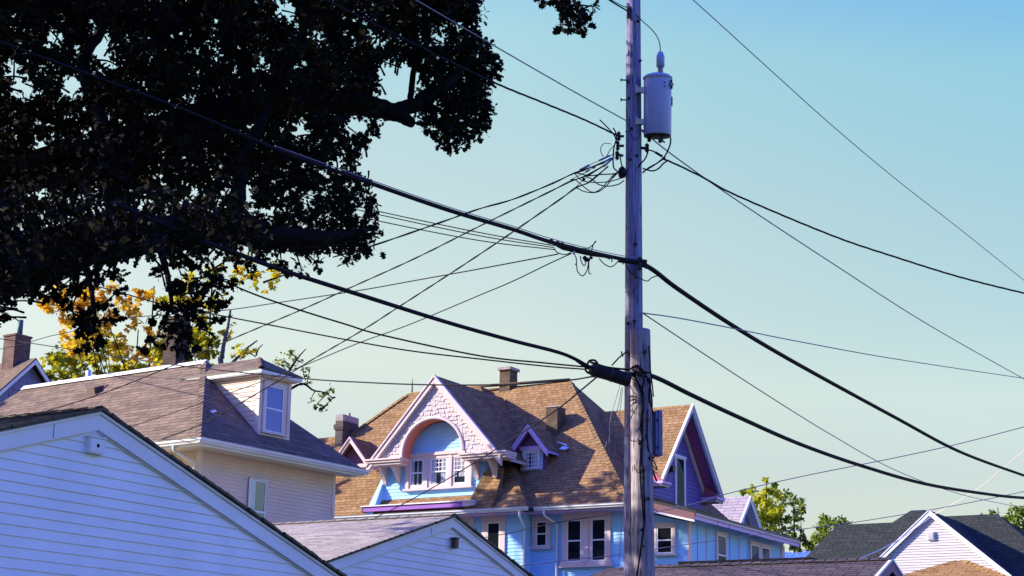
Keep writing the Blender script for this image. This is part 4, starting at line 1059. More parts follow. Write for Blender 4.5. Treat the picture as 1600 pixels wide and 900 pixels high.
for dx, dy in ((-.12, .06),): mb.lathe([(.02, -.075), (.03, -.07), (.032, -.02), (.024, .01)], (dx, dy, 0), 'dark_iron', 12)
mb.tube([(.04, -.14, .0), (.06, -.15, -.09), (.10, -.15, -.13)], .014, 'dark_iron', 8); mb.lathe([(.0, -.03), (.03, -.03), (.03, .03), (0, .03)], (.03, -.15, -.1), 'dark_iron', 10)
mb.split('fitting', tr)
jb = thing('cable_box', 'narrow upright grey metal box strapped on the right flank of the pole', 'cable box', (2.16, 24.78, 5.40))
mb = MB(); ca, sa = math.cos(.35), math.sin(.35)
def rb(mb, x0, x1, y0, y1, z0, z1, mat):
    P = lambda x, y, z: (x * ca - y * sa, x * sa + y * ca, z); mb.hexa([P(x0, y0, z0), P(x1, y0, z0), P(x1, y1, z0), P(x0, y1, z0)], [P(x0, y0, z1), P(x1, y0, z1), P(x1, y1, z1), P(x0, y1, z1)], mat)
rb(mb, -.05, -.012, -.05, .10, .02, .66, 'box_grey'); rb(mb, -.018, .05, -.06, .11, 0, .67, 'box_grey'); mb.build('body', jb)
mb = MB(); rb(mb, -.01, .044, -.071, -.06, .015, .655, 'box_grey'); rb(mb, -.04, -.027, -.075, -.05, .1, .14, 'dark_iron'); rb(mb, -.04, -.027, -.075, -.05, .5, .54, 'dark_iron'); rb(mb, .03, .038, -.08, -.07, .3, .36, 'dark_iron'); mb.build('door', jb)

# ------------------------------------------------------------------ cables
def alley(u, v):       # distance of the pole line along the alley, where this line of sight crosses it
    d = ray(u, v); k = d.x / d.y; t = (PY * k - PX) / (.5 - .866 * k); return PY + .866 * t
def spline(P, n=8):
    P = [Vector(p) for p in P]; Q = [P[0] * 2 - P[1]] + P + [P[-1] * 2 - P[-2]]; out = []
    for i in range(1, len(Q) - 2):
        a, b, c, d = Q[i - 1], Q[i], Q[i + 1], Q[i + 2]
        for k in range(n):
            t = k / n; out.append(.5 * ((2 * b) + (c - a) * t + (2 * a - 5 * b + 4 * c - d) * t * t + (3 * b - a - 3 * c + d) * t ** 3))
    out.append(P[-1]); return out
def hang(pts, Y0, Y1):     # the cable hangs in an upright plane between its two ends
    A = at(*pts[0], Y0); B = at(*pts[-1], Y1); n = Vector((B.y - A.y, A.x - B.x, 0)); out = [A]
    for u, v in pts[1:-1]:
        d = ray(u, v); out.append(CP + d * ((A - CP).dot(n) / d.dot(n)))
    return out + [B]
def strands(mb, path, r, mat, k, pitch, sep, n=6):
    """k strands wound round each other"""
    L = [0]
    for a, b in zip(path, path[1:]): L.append(L[-1] + (b - a).length)
    m = int(L[-1] / pitch * 7) + 2; fine = []; j = 0
    for i in range(m):
        s = L[-1] * i / (m - 1)
        while j < len(L) - 2 and L[j + 1] < s: j += 1
        t = (s - L[j]) / max(1e-6, L[j + 1] - L[j]); fine.append((path[j].lerp(path[j + 1], min(1, t)), (path[j + 1] - path[j]).normalized(), s))
    for q in range(k):
        pp = []
        for p, d, s in fine:
            a = (Z - d * d.z).normalized(); b = d.cross(a); w = s / pitch * 2 * math.pi + q * 2 * math.pi / k
            pp.append(p + (a * math.cos(w) + b * math.sin(w)) * sep)
        mb.tube(pp, r, mat, n, False)
def wire(name, label, pts, Y0, Y1, r, mat='cable_black', twist=None, group=None, cat='cable', extra=None):
    path = spline(hang(pts, Y0, Y1), 8); mb = MB()
    if hasattr(r, '__len__'): r = [r[min(len(r) - 1, i // 8)] + (r[min(len(r) - 1, i // 8 + 1)] - r[min(len(r) - 1, i // 8)]) * (i % 8) / 8 for i in range(len(path))]
    if twist: strands(mb, path, r, mat, *twist)
    else: mb.tube(path, r, mat, 8, True)
    o = mb.build(name); tag(o, label, cat, group); return o
A0 = alley
wire('thick_cable', 'thick black cable bundle from top left edge down across the oak to the pole', [(-60, 42), (0, 65), (150, 120), (300, 176), (430, 232), (570, 283), (700, 328), (800, 358), (860, 378), (940, 398), (1005, 411)], alley(-60, 42), 24.82, [.011, .011, .012, .013, .018, .027, .029, .029, .030, .030, .030])
wire('lashing_wire', 'thin steel strand carried just above the thick upper cable left of the pole', [(430, 228), (570, 278), (700, 323), (800, 353), (862, 373), (940, 393), (1003, 405)], alley(430, 228), 24.80, .006, 'cable_grey')
wire('thick_cable', 'thick black cable leaving the pole mid height for the right edge, above the lower one', [(1003, 411), (1025, 425), (1060, 452), (1150, 512), (1250, 571), (1400, 653), (1500, 706), (1600, 743), (1650, 760), (1668, 765)], 24.82, 50.3, .037)
wire('thick_cable', 'thick black cable from under the oak to the black splice case', [(180, 318), (300, 370), (375, 398), (450, 425), (560, 460), (700, 504), (800, 532), (880, 553), (924, 575)], alley(180, 318), 24.6, .027)
wire('thick_cable', 'lowest thick black cable sagging from the pole towards the right edge', [(985, 585), (1020, 588), (1080, 617), (1150, 650), (1250, 694), (1350, 729), (1450, 757), (1550, 773), (1600, 778), (1640, 780), (1668, 780)], 24.5, 50.3, .037)
wire('twisted_cable', 'twisted black service cable from top of oak down to the pole left of transformer', [(480, -18), (520, 5), (640, 65), (770, 128), (850, 161), (915, 188), (967, 213)], alley(480, -18), 24.9, .010, twist=(3, .95, .0065))
wire('power_wire', 'thin straight wire from above the oak to the pole beneath the transformer', [(600, -30), (650, 0), (780, 76), (900, 145), (992, 196), (1003, 203)], alley(600, -30), 24.86, .009, 'cable_grey')
wire('power_wire', 'thin wire from under the transformer sloping down to the right edge', [(1003, 203), (1048, 240), (1150, 312), (1300, 411), (1450, 507), (1600, 592), (1640, 612), (1668, 626)], 24.86, 50.5, .011, 'cable_grey')
wire('twisted_cable', 'twisted black service cable from below the transformer to the right edge', [(1035, 248), (1055, 256), (1100, 278), (1150, 305), (1300, 368), (1400, 402), (1500, 433), (1600, 458), (1700, 480), (1900, 512), (2050, 528)], 24.9, 33, .011, twist=(3, .95, .0065))
wire('power_wire', 'highest thin wire crossing the empty sky at upper right', [(995, -75), (1082, -1), (1200, 106), (1300, 196), (1400, 280), (1500, 358), (1600, 438), (1650, 477), (1668, 490)], 24.95, 50.5, .009, 'cable_grey')
wire('phone_wire', 'thin wire curving gently to the right from the stub top', [(1004, 489), (1060, 497), (1150, 514), (1250, 534), (1400, 561), (1600, 591), (1650, 597), (1668, 599)], 24.8, 50.5, .010, 'cable_grey')
wire('phone_wire', 'thin wire falling steeply from stub top across both lower right cables', [(1004, 489), (1100, 553), (1200, 618), (1300, 680), (1400, 735), (1500, 772), (1590, 792)], 24.8, 62, .010, 'cable_grey')
wire('service_wire', 'thin wire rising from the purple gable to the right edge', [(1010, 803), (1085, 787), (1130, 773), (1250, 745), (1400, 715), (1500, 693), (1600, 667), (1668, 649)], 46, 50.5, .012, 'cable_grey')
wire('service_wire', 'thin wire low across blue house windows, rising to the right edge', [(800, 886), (880, 876), (970, 867), (1022, 858), (1056, 853), (1180, 836), (1250, 827), (1330, 817), (1480, 792), (1600, 768), (1668, 752)], 42, 50.5, .010, 'cable_grey')
wire('service_wire', 'thin wire crossing the upper blue window frames to the pole', [(752, 841), (800, 832), (840, 823), (880, 815), (960, 803), (978, 803)], 44, 38, .010)
wire('service_wire', 'faint pinkish wire at the right edge between the two thick cables', [(1668, 643), (1600, 704), (1560, 738), (1525, 766), (1458, 805)], 50.5, 59.5, .010, 'pink_trim')
wire('service_wire', 'pale wire climbing to the peak of the white gabled house', [(1320, 880), (1345, 872), (1400, 846), (1457, 806)], 50, 59.5, .014, 'trim_white')
G3 = 'twisted service drops fanning out left of the pole'
wire('twisted_cable', 'twisted drop leaving the pole to the left, uppermost of the fan', [(946, 252), (912, 266), (896, 271), (860, 288), (800, 312), (750, 326), (690, 347), (588, 382), (520, 402)], 24.9, 24, .009, twist=(2, .95, .0055), group=G3)
wire('twisted_cable', 'twisted drop crossing the sky to the beige roof, middle of the fan', [(948, 256), (915, 275), (892, 283), (860, 299), (750, 353), (650, 403), (544, 451), (471, 484), (350, 535), (275, 569), (160, 615), (70, 643)], 24.9, 38.0, .010, twist=(2, .95, .0055), group=G3)
wire('twisted_cable', 'twisted drop ending at beige house eave in front of the dormer, lowest of the fan', [(950, 260), (920, 285), (900, 293), (870, 315), (750, 397), (627, 477), (563, 518), (481, 566), (425, 601), (320, 660), (240, 691)], 24.9, 38.4, .010, twist=(2, .95, .0055), group=G3)
wire('phone_wire', 'thin wire from the upper cable joints down across the dormer to the beige roof', [(893, 396), (860, 411), (800, 440), (750, 461), (640, 507), (563, 535), (485, 567), (420, 592), (300, 635), (203, 667)], 24.8, 38.1, .009)
wire('phone_wire', 'thin nearly level wire from cable joints past the oak to the left chimney', [(872, 397), (750, 420), (650, 438), (560, 454), (440, 472), (340, 486), (200, 497), (121, 516), (75, 526), (34, 538), (-30, 552)], 24.8, 47, .010)
wire('service_cable', 'upper of two black cables running left from the splice case', [(912, 573), (850, 567), (750, 556), (599, 524), (538, 506), (467, 484), (393, 458), (330, 430)], 24.5, 21, .012)
wire('service_cable', 'lower of two black cables running left from the splice case', [(914, 577), (850, 572), (750, 561), (640, 548), (542, 531), (428, 509), (350, 494), (249, 474), (178, 454), (120, 440)], 24.5, 28, .011)
wire('service_cable', 'long sagging cable across the beige roof from left chimney to the splice case', [(-30, 525), (40, 535), (150, 552), (250, 567), (330, 577), (480, 592), (560, 597), (660, 601), (780, 601), (880, 595), (928, 588)], 48, 24.5, .012)
wire('service_cable', 'oblique wire from the splice case down past the arched gable', [(934, 588), (905, 612), (870, 640), (800, 686), (700, 748), (625, 790), (570, 816)], 24.5, 47.5, .012)
G4 = 'three thin parallel wires entering the oak'
for k_, (a, b_, lab) in enumerate(((331, 384, 'topmost of three thin parallel wires between oak and upper cable'), (336, 387, 'middle of three thin parallel wires between oak and upper cable'), (346, 390, 'lowest of three thin parallel wires between oak and upper cable'))):
    wire('phone_wire', lab, [(866, b_), (750, (a + b_) / 2 + 6 + k_), (595, a), (450, a - 34)], 24.8, 23.5, .008, group=G4)

sp = thing('utility_pole', 'plain wooden utility pole farther up the alley, just past the right edge', 'utility pole', (16.62, 50.6, 0))
mb = MB(); post(mb, 0, 0, [(0, .165, 0), (0, .135, 7.3), (0, .112, 12.6), (0, .105, 14.2)], 'pole_wood', seed=12); mb.build('post', sp)
hx = thing('service_pole', 'slim wooden service pole beyond the right edge where a twisted drop ends', 'utility pole', (15.8, 33, 0))
mb = MB(); post(mb, 0, 0, [(0, .12, 0), (0, .095, 6), (0, .085, 9.6)], 'pole_wood', seed=15); mb.build('post', hx)
# fittings of the upper cable, hung on it left of the pole
uc = thing('cable_terminal', 'cluster of clamps and wire loops on the upper thick cable left of the pole', 'cable terminal', tuple(at(905, 385, 24.7)))
O_ = at(905, 385, 24.7)
def q_(u, v, dy=0): return at(u, v, 24.7 + dy) - O_
mb = MB(); mb.tube([q_(862, 379), (q_(880, 386)), q_(925, 396), q_(945, 401)], [.02, .048, .046, .02], 'rubber', 10)
for u, v in ((859, 375), (869, 378), (876, 380), (892, 385), (909, 389), (917, 391), (921, 402)): mb.tube([q_(u, v) , q_(u + 5, v + 1.6)], .022, 'dark_iron', 8)
mb.tube([q_(912, 401), q_(916, 406), q_(922, 406)], [.03, .04, .02], 'rubber', 8); mb.split('clamp', uc)
mb = MB()
for u, v in ((858, 378), (897, 391), (955.5, 404), (973, 408)): mb.tube([q_(u - .7, v - 4, -.02), q_(u + .7, v + 5, -.03)], .012, 'metal_cap', 6)
mb.split('band', uc)
mb = MB(); mb.tube([q_(944, 399, -.05), q_(954, 402.5, -.05)], .034, 'red_tape', 8); mb.build('tape', uc)
mb = MB()
for P in ([(866, 388), (870, 394), (880, 397.5), (889, 396), (896, 390)], [(895, 395), (900, 402), (901, 415), (903, 425), (910, 431), (916, 425), (919, 414), (919.5, 405)], [(907, 400), (908, 408), (912, 415), (915, 412), (916, 405)], [(920, 406), (920, 420), (920.5, 427), (924, 428)], [(912, 389), (920, 387), (926, 383), (931.5, 376.5)], [(924, 395), (926, 385), (930, 377)], [(936, 404), (945, 413), (954, 417), (960, 414), (966, 408)], [(977, 412), (983, 423), (992, 431), (1004, 437), (1012, 439), (1018, 434), (1028, 431), (1036, 433)], [(898, 413), (901, 413)]):
    mb.tube(spline([q_(u, v, -.04) for u, v in P], 6), .008, 'cable_black', 6)
mb.split('wire_loop', uc)
mb = MB()     # guard where the cable passes the pole
mb.tube([q_(966, 406, -.03), q_(1000, 411, -.03), q_(1012, 417, -.03)], .04, 'rubber', 10); mb.tube([q_(999, 407, -.05), q_(1011, 409, -.05)], .03, 'dark_iron', 8); mb.box(tuple(q_(996, 416, -.02) + Vector((0, -.05, -.03))), tuple(q_(1002, 408, .05) + Vector((0, .05, .03))), 'dark_iron'); mb.build('pole_clamp', uc)

sc_ = thing('splice_case', 'long fat black splice case hanging beside the pole on the lower cable', 'splice case', tuple(at(955, 587, 24.5)))
O_ = at(955, 587, 24.5)
def q_(u, v, dy=0): return at(u, v, 24.5 + dy) - O_
mb = MB(); mb.tube([q_(921, 576), q_(924, 577), q_(927, 578), q_(950, 584), (q_(980, 593)), q_(984, 594.5), q_(986, 595)], [.05, .085, .094, .098, .104, .10, .05], 'rubber', 18); mb.build('body', sc_)
mb = MB()
for u, v in ((930, 579), (955, 585.5), (978, 592.5)): mb.tube([q_(u, v), q_(u + 2, v + .5)], .108, 'dark_iron', 18)
for P in ([(901, 564), (915, 574), (922, 577)], [(922, 566), (930, 568), (950, 574), (985, 578)], [(917, 570), (915, 578), (920, 583), (925, 581)], [(917, 571), (921, 564), (929, 563), (934, 568)]): mb.tube(spline([q_(u, v, -.03) for u, v in P], 6), .016, 'cable_black', 8)
mb.split('band', sc_)
mb = MB()
for P in ([(956, 571), (966, 560), (973, 554), (980, 549)], [(971, 549), (972, 555), (974, 557)]): mb.tube([q_(u, v, -.03) for u, v in P], .011, 'cable_black', 6)
mb.split('wire_tail', sc_)

cl = thing('cable_bundle', 'tangle of black cables running down the stub from splice case to grey box', 'cable bundle', tuple(at(1003, 620, 24.5)))
O_ = at(1003, 620, 24.5)
mb = MB(); rd = random.Random(5)
for P, r in (([(985, 577), (990, 573), (997, 574), (1002, 582), (1006, 594), (1003, 612), (1003, 640), (1001, 665), (1004, 690)], .014), ([(984, 584), (992, 590), (999, 604), (1003, 622), (1004, 660), (1002, 700), (1000, 730)], .012), ([(990, 578), (1000, 586), (1012, 590), (1016, 600), (1014, 622), (1019, 640), (1021, 648)], .013), ([(985, 590), (996, 597), (1005, 612), (1006, 640), (1000, 668), (1003, 676)], .008), ([(994, 573), (1003, 577), (1008, 585), (1016, 604), (1019, 628), (1018, 645)], .010), ([(988, 579), (993, 571), (999, 572), (1005, 580), (1012, 583)], .011), ([(985, 602), (990, 613), (1000, 619), (1006, 617)], .006), ([(999, 630), (988, 648), (979, 668)], .006), ([(980, 678), (986, 688), (997, 689), (1006, 685), (1012, 676)], .006), ([(1012, 640), (1011, 680), (1014, 706), (1022, 716)], .012), ([(1001, 700), (1000, 740), (1004, 790), (1006, 820), (1001, 860), (995, 900), (992, 930)], .013), ([(1004, 690), (1003, 720), (1006, 770), (1007, 815)], .008), ([(991, 725), (994, 735), (1000, 739), (1007, 736), (1011, 728)], .005), ([(1019, 716), (1025, 728), (1026, 734), (1020, 727), (1015, 712)], .009), ([(1014, 715), (1020, 735), (1026, 752)], .014), ([(1013, 540), (1015, 556), (1016, 575), (1019, 600), (1021, 620)], .010), ([(979, 566), (980, 575), (978, 590)], .008)):
    rr = [at(u, v, 24.545 - rd.uniform(0, .03) + (.06 if u > 1011 or u < 984 else 0) + (.1 if u > 1016 else 0)) - O_ for u, v in P]
    mb.tube(spline(rr, 6), r, 'cable_black', 6)
mb.build('cable', cl)
mb = MB()
for P in ([(969, 601), (962, 625), (954, 655), (952, 690), (951, 706)], [(973, 605), (969, 640), (963, 680), (960, 715)], [(971, 606), (966, 635), (957, 660)], [(948, 690), (945, 702)], [(975, 770), (973, 805), (969, 850), (967, 885)]): mb.tube(spline([at(u, v, 24.75) - O_ for u, v in P], 5), .0045, 'cable_grey', 5)
mb.split('loose_strand', cl)
mb = MB()
for u, v in ((1002, 669), (1004, 735), (1004, 853)): p = at(u, v, 24.53) - O_; mb.box((p.x - .03, p.y - .02, p.z - .012), (p.x + .03, p.y + .02, p.z + .012), 'dark_iron')
mb.split('cable_clip', cl)
# upper joints of the twisted drops and the loops down to the pole
sj = thing('service_splice', 'grey dead end sleeves and loose wire loops where twisted drops meet the pole', 'wire splice', tuple(at(930, 270, 24.9)))
O_ = at(930, 270, 24.9)
def q_(u, v, dy=0): return at(u, v, 24.9 + dy) - O_
mb = MB()
for a, b_, r in (((906, 266), (921, 258), .019), ((936, 251), (953, 243), .015), ((940, 256), (955, 247), .015), ((943, 260.5), (957, 248), .014), ((915, 269), (921, 265.5), .014), ((926, 263), (930, 260.5), .016)): mb.tube([q_(*a), q_(*b_)], r, 'porcelain' if r > .018 else 'box_grey', 10)
mb.tube([q_(910, 280), q_(914, 281.5)], .03, 'rubber', 10)
mb.split('sleeve', sj)
mb = MB()
for P, r in (([(898, 270.5), (921, 258), (936, 251)], .005), ([(891, 281), (915, 269), (930, 260), (941, 256)], .005), ([(899, 293), (914, 279), (930, 268), (943, 260)], .005), ([(953, 243), (965, 240), (972, 242)], .006), ([(955, 247), (966, 243)], .005),
             ([(897, 270.5), (905, 271), (921, 274.5), (940, 272.5), (955, 272), (966, 270), (972, 266)], .010), ([(898, 271), (908, 281), (925, 285), (950, 284), (965, 280), (976, 277)], .008), ([(892, 281), (899, 281), (910, 290), (922, 299), (930, 300), (940, 294), (952, 281), (960, 272), (970, 267)], .008), ([(899, 294), (903, 294.5), (912, 299), (925, 301), (936, 299), (948, 290), (957, 278), (966, 269)], .008), ([(914, 275), (925, 280), (935, 288), (950, 291), (966, 288), (975, 282)], .009),
             ([(958, 200), (962, 207), (963, 217), (959, 232), (958, 250), (959, 262), (965, 268)], .011), ([(937, 187), (950, 200), (960, 212), (964, 224), (966, 232)], .010), ([(955, 225), (945, 224), (939, 230), (939, 238), (943, 245)], .006), ([(961, 226), (954, 233), (949, 242), (946, 246)], .006), ([(969, 245), (971, 256), (974, 264)], .010), ([(970, 266), (965, 270), (957, 278)], .012),
             ([(1001, 232), (1012, 234), (1022, 237), (1034, 245)], .012), ([(1048, 215), (1047, 226), (1040, 242), (1028, 254), (1014, 262), (1004, 270)], .012), ([(1013, 226), (1012, 238), (1008, 248), (1001, 256), (997, 262)], .012), ([(1044, 250), (1036, 256), (1028, 264), (1018, 267), (1004, 263)], .012), ([(1040, 246), (1030, 253), (1016, 262), (1005, 268)], .010), ([(976, 206), (984, 206), (987, 213), (992, 218), (998, 214)], .006)):
    mb.tube(spline([q_(u, v, (-.09 if 975 < u < 1003 else 0)) for u, v in P], 6), r, 'cable_black', 6)
mb.tube([q_(1024, 238), q_(1035, 244.5)], .02, 'cable_black', 8)
mb.split('wire_loop', sj)
jw = thing('jumper_wire', 'thin wire arching from the pole top to the transformer bushing', 'jumper wire', tuple(at(1010, 40, 24.9)))
O_ = at(1010, 40, 24.9)
mb = MB(); mb.tube(spline([at(u, v, 24.9) - O_ for u, v in ((948, -4), (970, 8), (985, 15), (1005, 34), (1020, 48), (1029, 62), (1031.5, 74), (1031.5, 84))], 8), .0075, 'cable_black', 6); mb.build('wire', jw)
mb = MB(); mb.tube(spline([at(u, v, 24.88) - O_ for u, v in ((930, -16), (955, 2), (975, 14), (984, 20))], 6), .013, 'cable_black', 6); mb.build('lead', jw)

# ================================================================== TREES
LOBED = [(0, 0), (.10, .16), (.34, .22), (.18, .40), (.44, .56), (.20, .68), (.26, .90), (0, 1), (-.26, .90), (-.20, .68), (-.44, .56), (-.18, .40), (-.34, .22), (-.10, .16)]
MAPLE = [(0, 0), (.30, .10), (.26, .30), (.52, .48), (.24, .62), (0, 1), (-.24, .62), (-.52, .48), (-.26, .30), (-.30, .10)]
OVAL = [(0, 0), (.26, .30), (.28, .62), (0, 1), (-.28, .62), (-.26, .30)]
def leaf_mesh(name, cen, size, shape, mat, parent, tone=None, up=.45, seed=0, curl=.25):
    """cen: (N,3) in the tree's own frame; one real leaf-shaped face each"""
    g = np.random.default_rng(seed); N = len(cen); tpl = np.array(shape); k = len(tpl)
    nrm = g.normal(size=(N, 3)); nrm[:, 2] = np.abs(nrm[:, 2]) * .8 + up; nrm /= np.linalg.norm(nrm, axis=1)[:, None]
    ax = g.normal(size=(N, 3)); ax[:, 2] -= .35; ax -= nrm * (ax * nrm).sum(1)[:, None]; ax /= np.linalg.norm(ax, axis=1)[:, None]
    sd_ = np.cross(nrm, ax); sz = size * g.uniform(.65, 1.3, N)
    fold = curl * np.abs(tpl[:, 0])[None, :] * g.uniform(.2, 1.2, N)[:, None] - curl * .5 * (tpl[:, 1] ** 2)[None, :]
    V = cen[:, None, :] + (ax[:, None, :] * tpl[None, :, 1, None] + sd_[:, None, :] * tpl[None, :, 0, None] + nrm[:, None, :] * fold[:, :, None]) * sz[:, None, None]
    me = bpy.data.meshes.new(name); me.vertices.add(N * k); me.vertices.foreach_set('co', V.reshape(-1).astype(np.float32))
    me.loops.add(N * k); me.loops.foreach_set('vertex_index', np.arange(N * k, dtype=np.int32))
    me.polygons.add(N); me.polygons.foreach_set('loop_start', np.arange(N, dtype=np.int32) * k); me.polygons.foreach_set('loop_total', np.full(N, k, dtype=np.int32))
    t = tone if tone is not None else g.uniform(0, 1, N)
    a = me.attributes.new('tone', 'FLOAT', 'POINT'); a.data.foreach_set('value', np.repeat(np.clip(t, 0, 1), k).astype(np.float32))
    me.materials.append(M[mat]); me.update(calc_edges=True)
    o = bpy.data.objects.new(name, me); COL.objects.link(o); o.parent = parent; return o
def blob_leaves(blobs, density, seed, sub=.34, tone_sd=.16, flat=.8):
    """every blob is built of twig sprays; leaves gather round the sprays so gaps open between them"""
    g = np.random.default_rng(seed); C = []; T = []
    for (c, r, t) in blobs:
        n = max(6, int(density * r * r)); ns = max(3, int(n / 14))
        d = g.normal(size=(ns, 3)); d /= np.linalg.norm(d, axis=1)[:, None]; s = np.array(c) + d * (r * g.uniform(.15, 1, ns) ** .5)[:, None] * np.array([1, 1, flat])
        i = g.integers(0, ns, n); p = s[i] + g.normal(size=(n, 3)) * r * sub * .55
        C.append(p); st_ = g.normal(0, tone_sd, ns); T.append(t + st_[i] + g.normal(0, .12, n))
    return np.concatenate(C), np.concatenate(T)
def limb(mb, pts, r0, r1, mat, rough=.06, n=9, seed=0):
    g = random.Random(seed); P = spline(pts, 6); k = len(P)
    mb.tube([p + Vector((g.uniform(-1, 1), g.uniform(-1, 1), g.uniform(-1, 1))) * rough * (r0 + (r1 - r0) * i / k) * 2 for i, p in enumerate(P)], [r0 + (r1 - r0) * (i / (k - 1)) ** .8 for i in range(k)], mat, n)
    return P
def twigs(mb, blobs, limbs, mat, r, seed=0, every=1, r_end=.004):
    g = random.Random(seed); pts = [p for L in limbs for p in L]
    for i, (c, rad, t) in enumerate(blobs):
        if i % every: continue
        c = Vector(c); q = min(pts, key=lambda p: (p - c).length + max(0, p.z - c.z) * .6)
        d_ = (q - c).length
        lim = max(.3, rad * 1.5)
        if d_ > lim: q = c + (q - c) * (lim / d_)
        mid = q.lerp(c, .5) + Vector((g.uniform(-.2, .2), g.uniform(-.2, .2), g.uniform(-.05, .25))) * rad
        path = spline([q, mid, c, c + (c - mid).normalized() * rad * .5], 4); k = len(path)
        mb.tube(path, [r * (1 - j / k) + r_end for j in range(k)], mat, 5)
        for _ in range(3):
            d = Vector((g.gauss(0, 1), g.gauss(0, 1), g.gauss(0, 1))).normalized() * rad * .9; mb.tube([c, c + d * .5 + Vector((0, 0, .05)) * rad, c + d], [r * .35, r * .2, r_end * .7], mat, 4)

# ---- the oak that fills the upper left
OX, OY = -9.6, 21.0
oak = thing('oak_tree', 'huge dark oak tree filling the upper left, its heavy limb reaching over the garages', 'tree', (OX, OY, 0))
OB = Vector((OX, OY, 0))
def oq(u, v, Y): return at(u, v, Y) - OB
mb = MB(); LB = []
LB.append(limb(mb, [(0, 0, 0), (.1, 0, 2.5), (.35, .05, 5), (.6, .1, 8), (.5, .3, 11), (.9, .2, 14)], .62, .22, 'bark', seed=1))
LB.append(limb(mb, [(.3, 0, 5.2), (1.6, -.5, 5.9), oq(-40, 440, 19.4), oq(60, 408, 19.2), oq(150, 378, 19), oq(260, 362, 19), oq(350, 362, 19.1), oq(440, 372, 19.3), oq(520, 372, 19.6), oq(570, 362, 20)], .50, .05, 'bark', seed=2))
LB.append(limb(mb, [(.55, .1, 7.2), (2.2, .2, 8.2), oq(120, 250, 21), oq(300, 190, 21), oq(430, 160, 21), oq(540, 160, 21), oq(600, 172, 21), oq(640, 168, 21.1), oq(690, 140, 21.3), oq(735, 90, 21.6)], .34, .05, 'bark', seed=3))
LB.append(limb(mb, [oq(600, 172, 21), oq(625, 182, 20.9), oq(643, 192, 20.8)], .11, .07, 'bark', seed=4))
LB.append(limb(mb, [oq(640, 168, 21.1), oq(645, 120, 21.2), oq(652, 70, 21.3), oq(640, 20, 21.5), oq(650, -30, 21.6)], .045, .03, 'bark', seed=5))
LB.append(limb(mb, [oq(190, 372, 19), oq(175, 300, 19.2), oq(160, 200, 19.6), oq(130, 100, 20), oq(160, 40, 20.4), oq(150, -40, 21)], .14, .05, 'bark', seed=6))
LB.append(limb(mb, [oq(350, 362, 19.1), oq(372, 310, 19.3), oq(378, 250, 19.8), oq(420, 170, 20.5), oq(470, 60, 21), oq(500, -40, 21.5)], .12, .04, 'bark', seed=7))
LB.append(limb(mb, [(.55, .2, 9.5), (2.5, 1.5, 11.5), oq(250, 40, 23), oq(420, -40, 24), oq(560, -130, 24.5), oq(700, -220, 25)], .25, .06, 'bark', seed=8))
LB.append(limb(mb, [(.3, .1, 8), (-2, -.6, 10), (-4, -1, 12)], .25, .08, 'bark', seed=9)); LB.append(limb(mb, [(.5, .2, 10), (.5, 2, 12), (.4, 3.5, 14)], .22, .07, 'bark', seed=10))
LB.append(limb(mb, [oq(240, 362, 19), oq(262, 430, 18.6), oq(270, 490, 18.4)], .05, .02, 'bark', seed=11)); LB.append(limb(mb, [oq(120, 388, 19), oq(140, 440, 18.5), oq(150, 500, 18.2)], .045, .02, 'bark', seed=12))
LB.append(limb(mb, [oq(560, -130, 24.5), oq(700, -90, 19.5), oq(800, -60, 17), oq(862, -20, 16), oq(890, 8, 15.8)], .06, .02, 'bark', seed=13))
# crown: where the photograph's outline lies, filled with leaf sprays at their own depths
POLY = [(-90, -90), (752, -90), (757, 12), (747, 45), (772, 78), (786, 104), (770, 128), (774, 188), (744, 230), (702, 240), (668, 212), (640, 200), (600, 196), (578, 222), (560, 268), (590, 298), (600, 342), (590, 396), (546, 418), (526, 388), (500, 408), (470, 400), (440, 396), (400, 392), (330, 398), (240, 398), (160, 412), (110, 430), (50, 452), (0, 468), (-90, 500)]
HANG = ((40, 455, 18), (70, 462, 18), (95, 455, 20), (120, 450, 22), (150, 445, 20), (175, 430, 18), (110, 480, 18), (135, 490, 20), (160, 480, 16), (128, 515, 18), (150, 510, 16), (135, 538, 13), (155, 530, 12), (170, 500, 14), (118, 500, 14), (185, 455, 11), (22, 470, 9),
    (250, 420, 15), (275, 415, 20), (300, 410, 20), (325, 415, 18), (268, 450, 18), (290, 450, 22), (315, 445, 20), (340, 430, 16), (264, 480, 16), (285, 485, 22), (310, 480, 20), (335, 470, 14), (255, 508, 13), (275, 515, 18), (300, 520, 18), (322, 505, 14), (262, 538, 12), (285, 548, 15), (305, 543, 11), (345, 500, 9), (335, 525, 8), (238, 500, 8), (242, 530, 8), (224, 545, 7),
    (360, 404, 14), (385, 408, 12), (410, 404, 12), (440, 412, 12), (470, 418, 12), (495, 412, 11), (365, 440, 12), (355, 470, 10), (540, 402, 12), (345, 452, 12), (450, 428, 8), (430, 416, 8), (392, 430, 7))
HOLES = [(625, 122, 30), (612, 150, 20), (158, 72, 15), (116, 134, 16), (28, 140, 13), (630, 190, 22), (445, 16, 15), (168, 96, 12), (378, 296, 17), (60, 235, 10), (300, 190, 9), (522, 262, 10), (556, 196, 12), (468, 205, 11), (45, 140, 10), (395, 185, 10), (20, 110, 9), (140, 205, 8), (245, 185, 8), (330, 80, 8), (280, 40, 8), (85, 60, 9), (500, 60, 8), (410, 100, 8), (590, 60, 10), (480, 318, 9), (420, 330, 9), (60, 300, 9), (230, 318, 8), (300, 300, 8), (160, 330, 9), (560, 330, 7), (690, 60, 6), (30, 380, 9), (100, 350, 7)]
def inside(x, y):
    c = False
    for i in range(len(POLY)):
        (x1, y1), (x2, y2) = POLY[i], POLY[i - 1]
        if (y1 > y) != (y2 > y) and x < (x2 - x1) * (y - y1) / (y2 - y1) + x1: c = not c
    return c
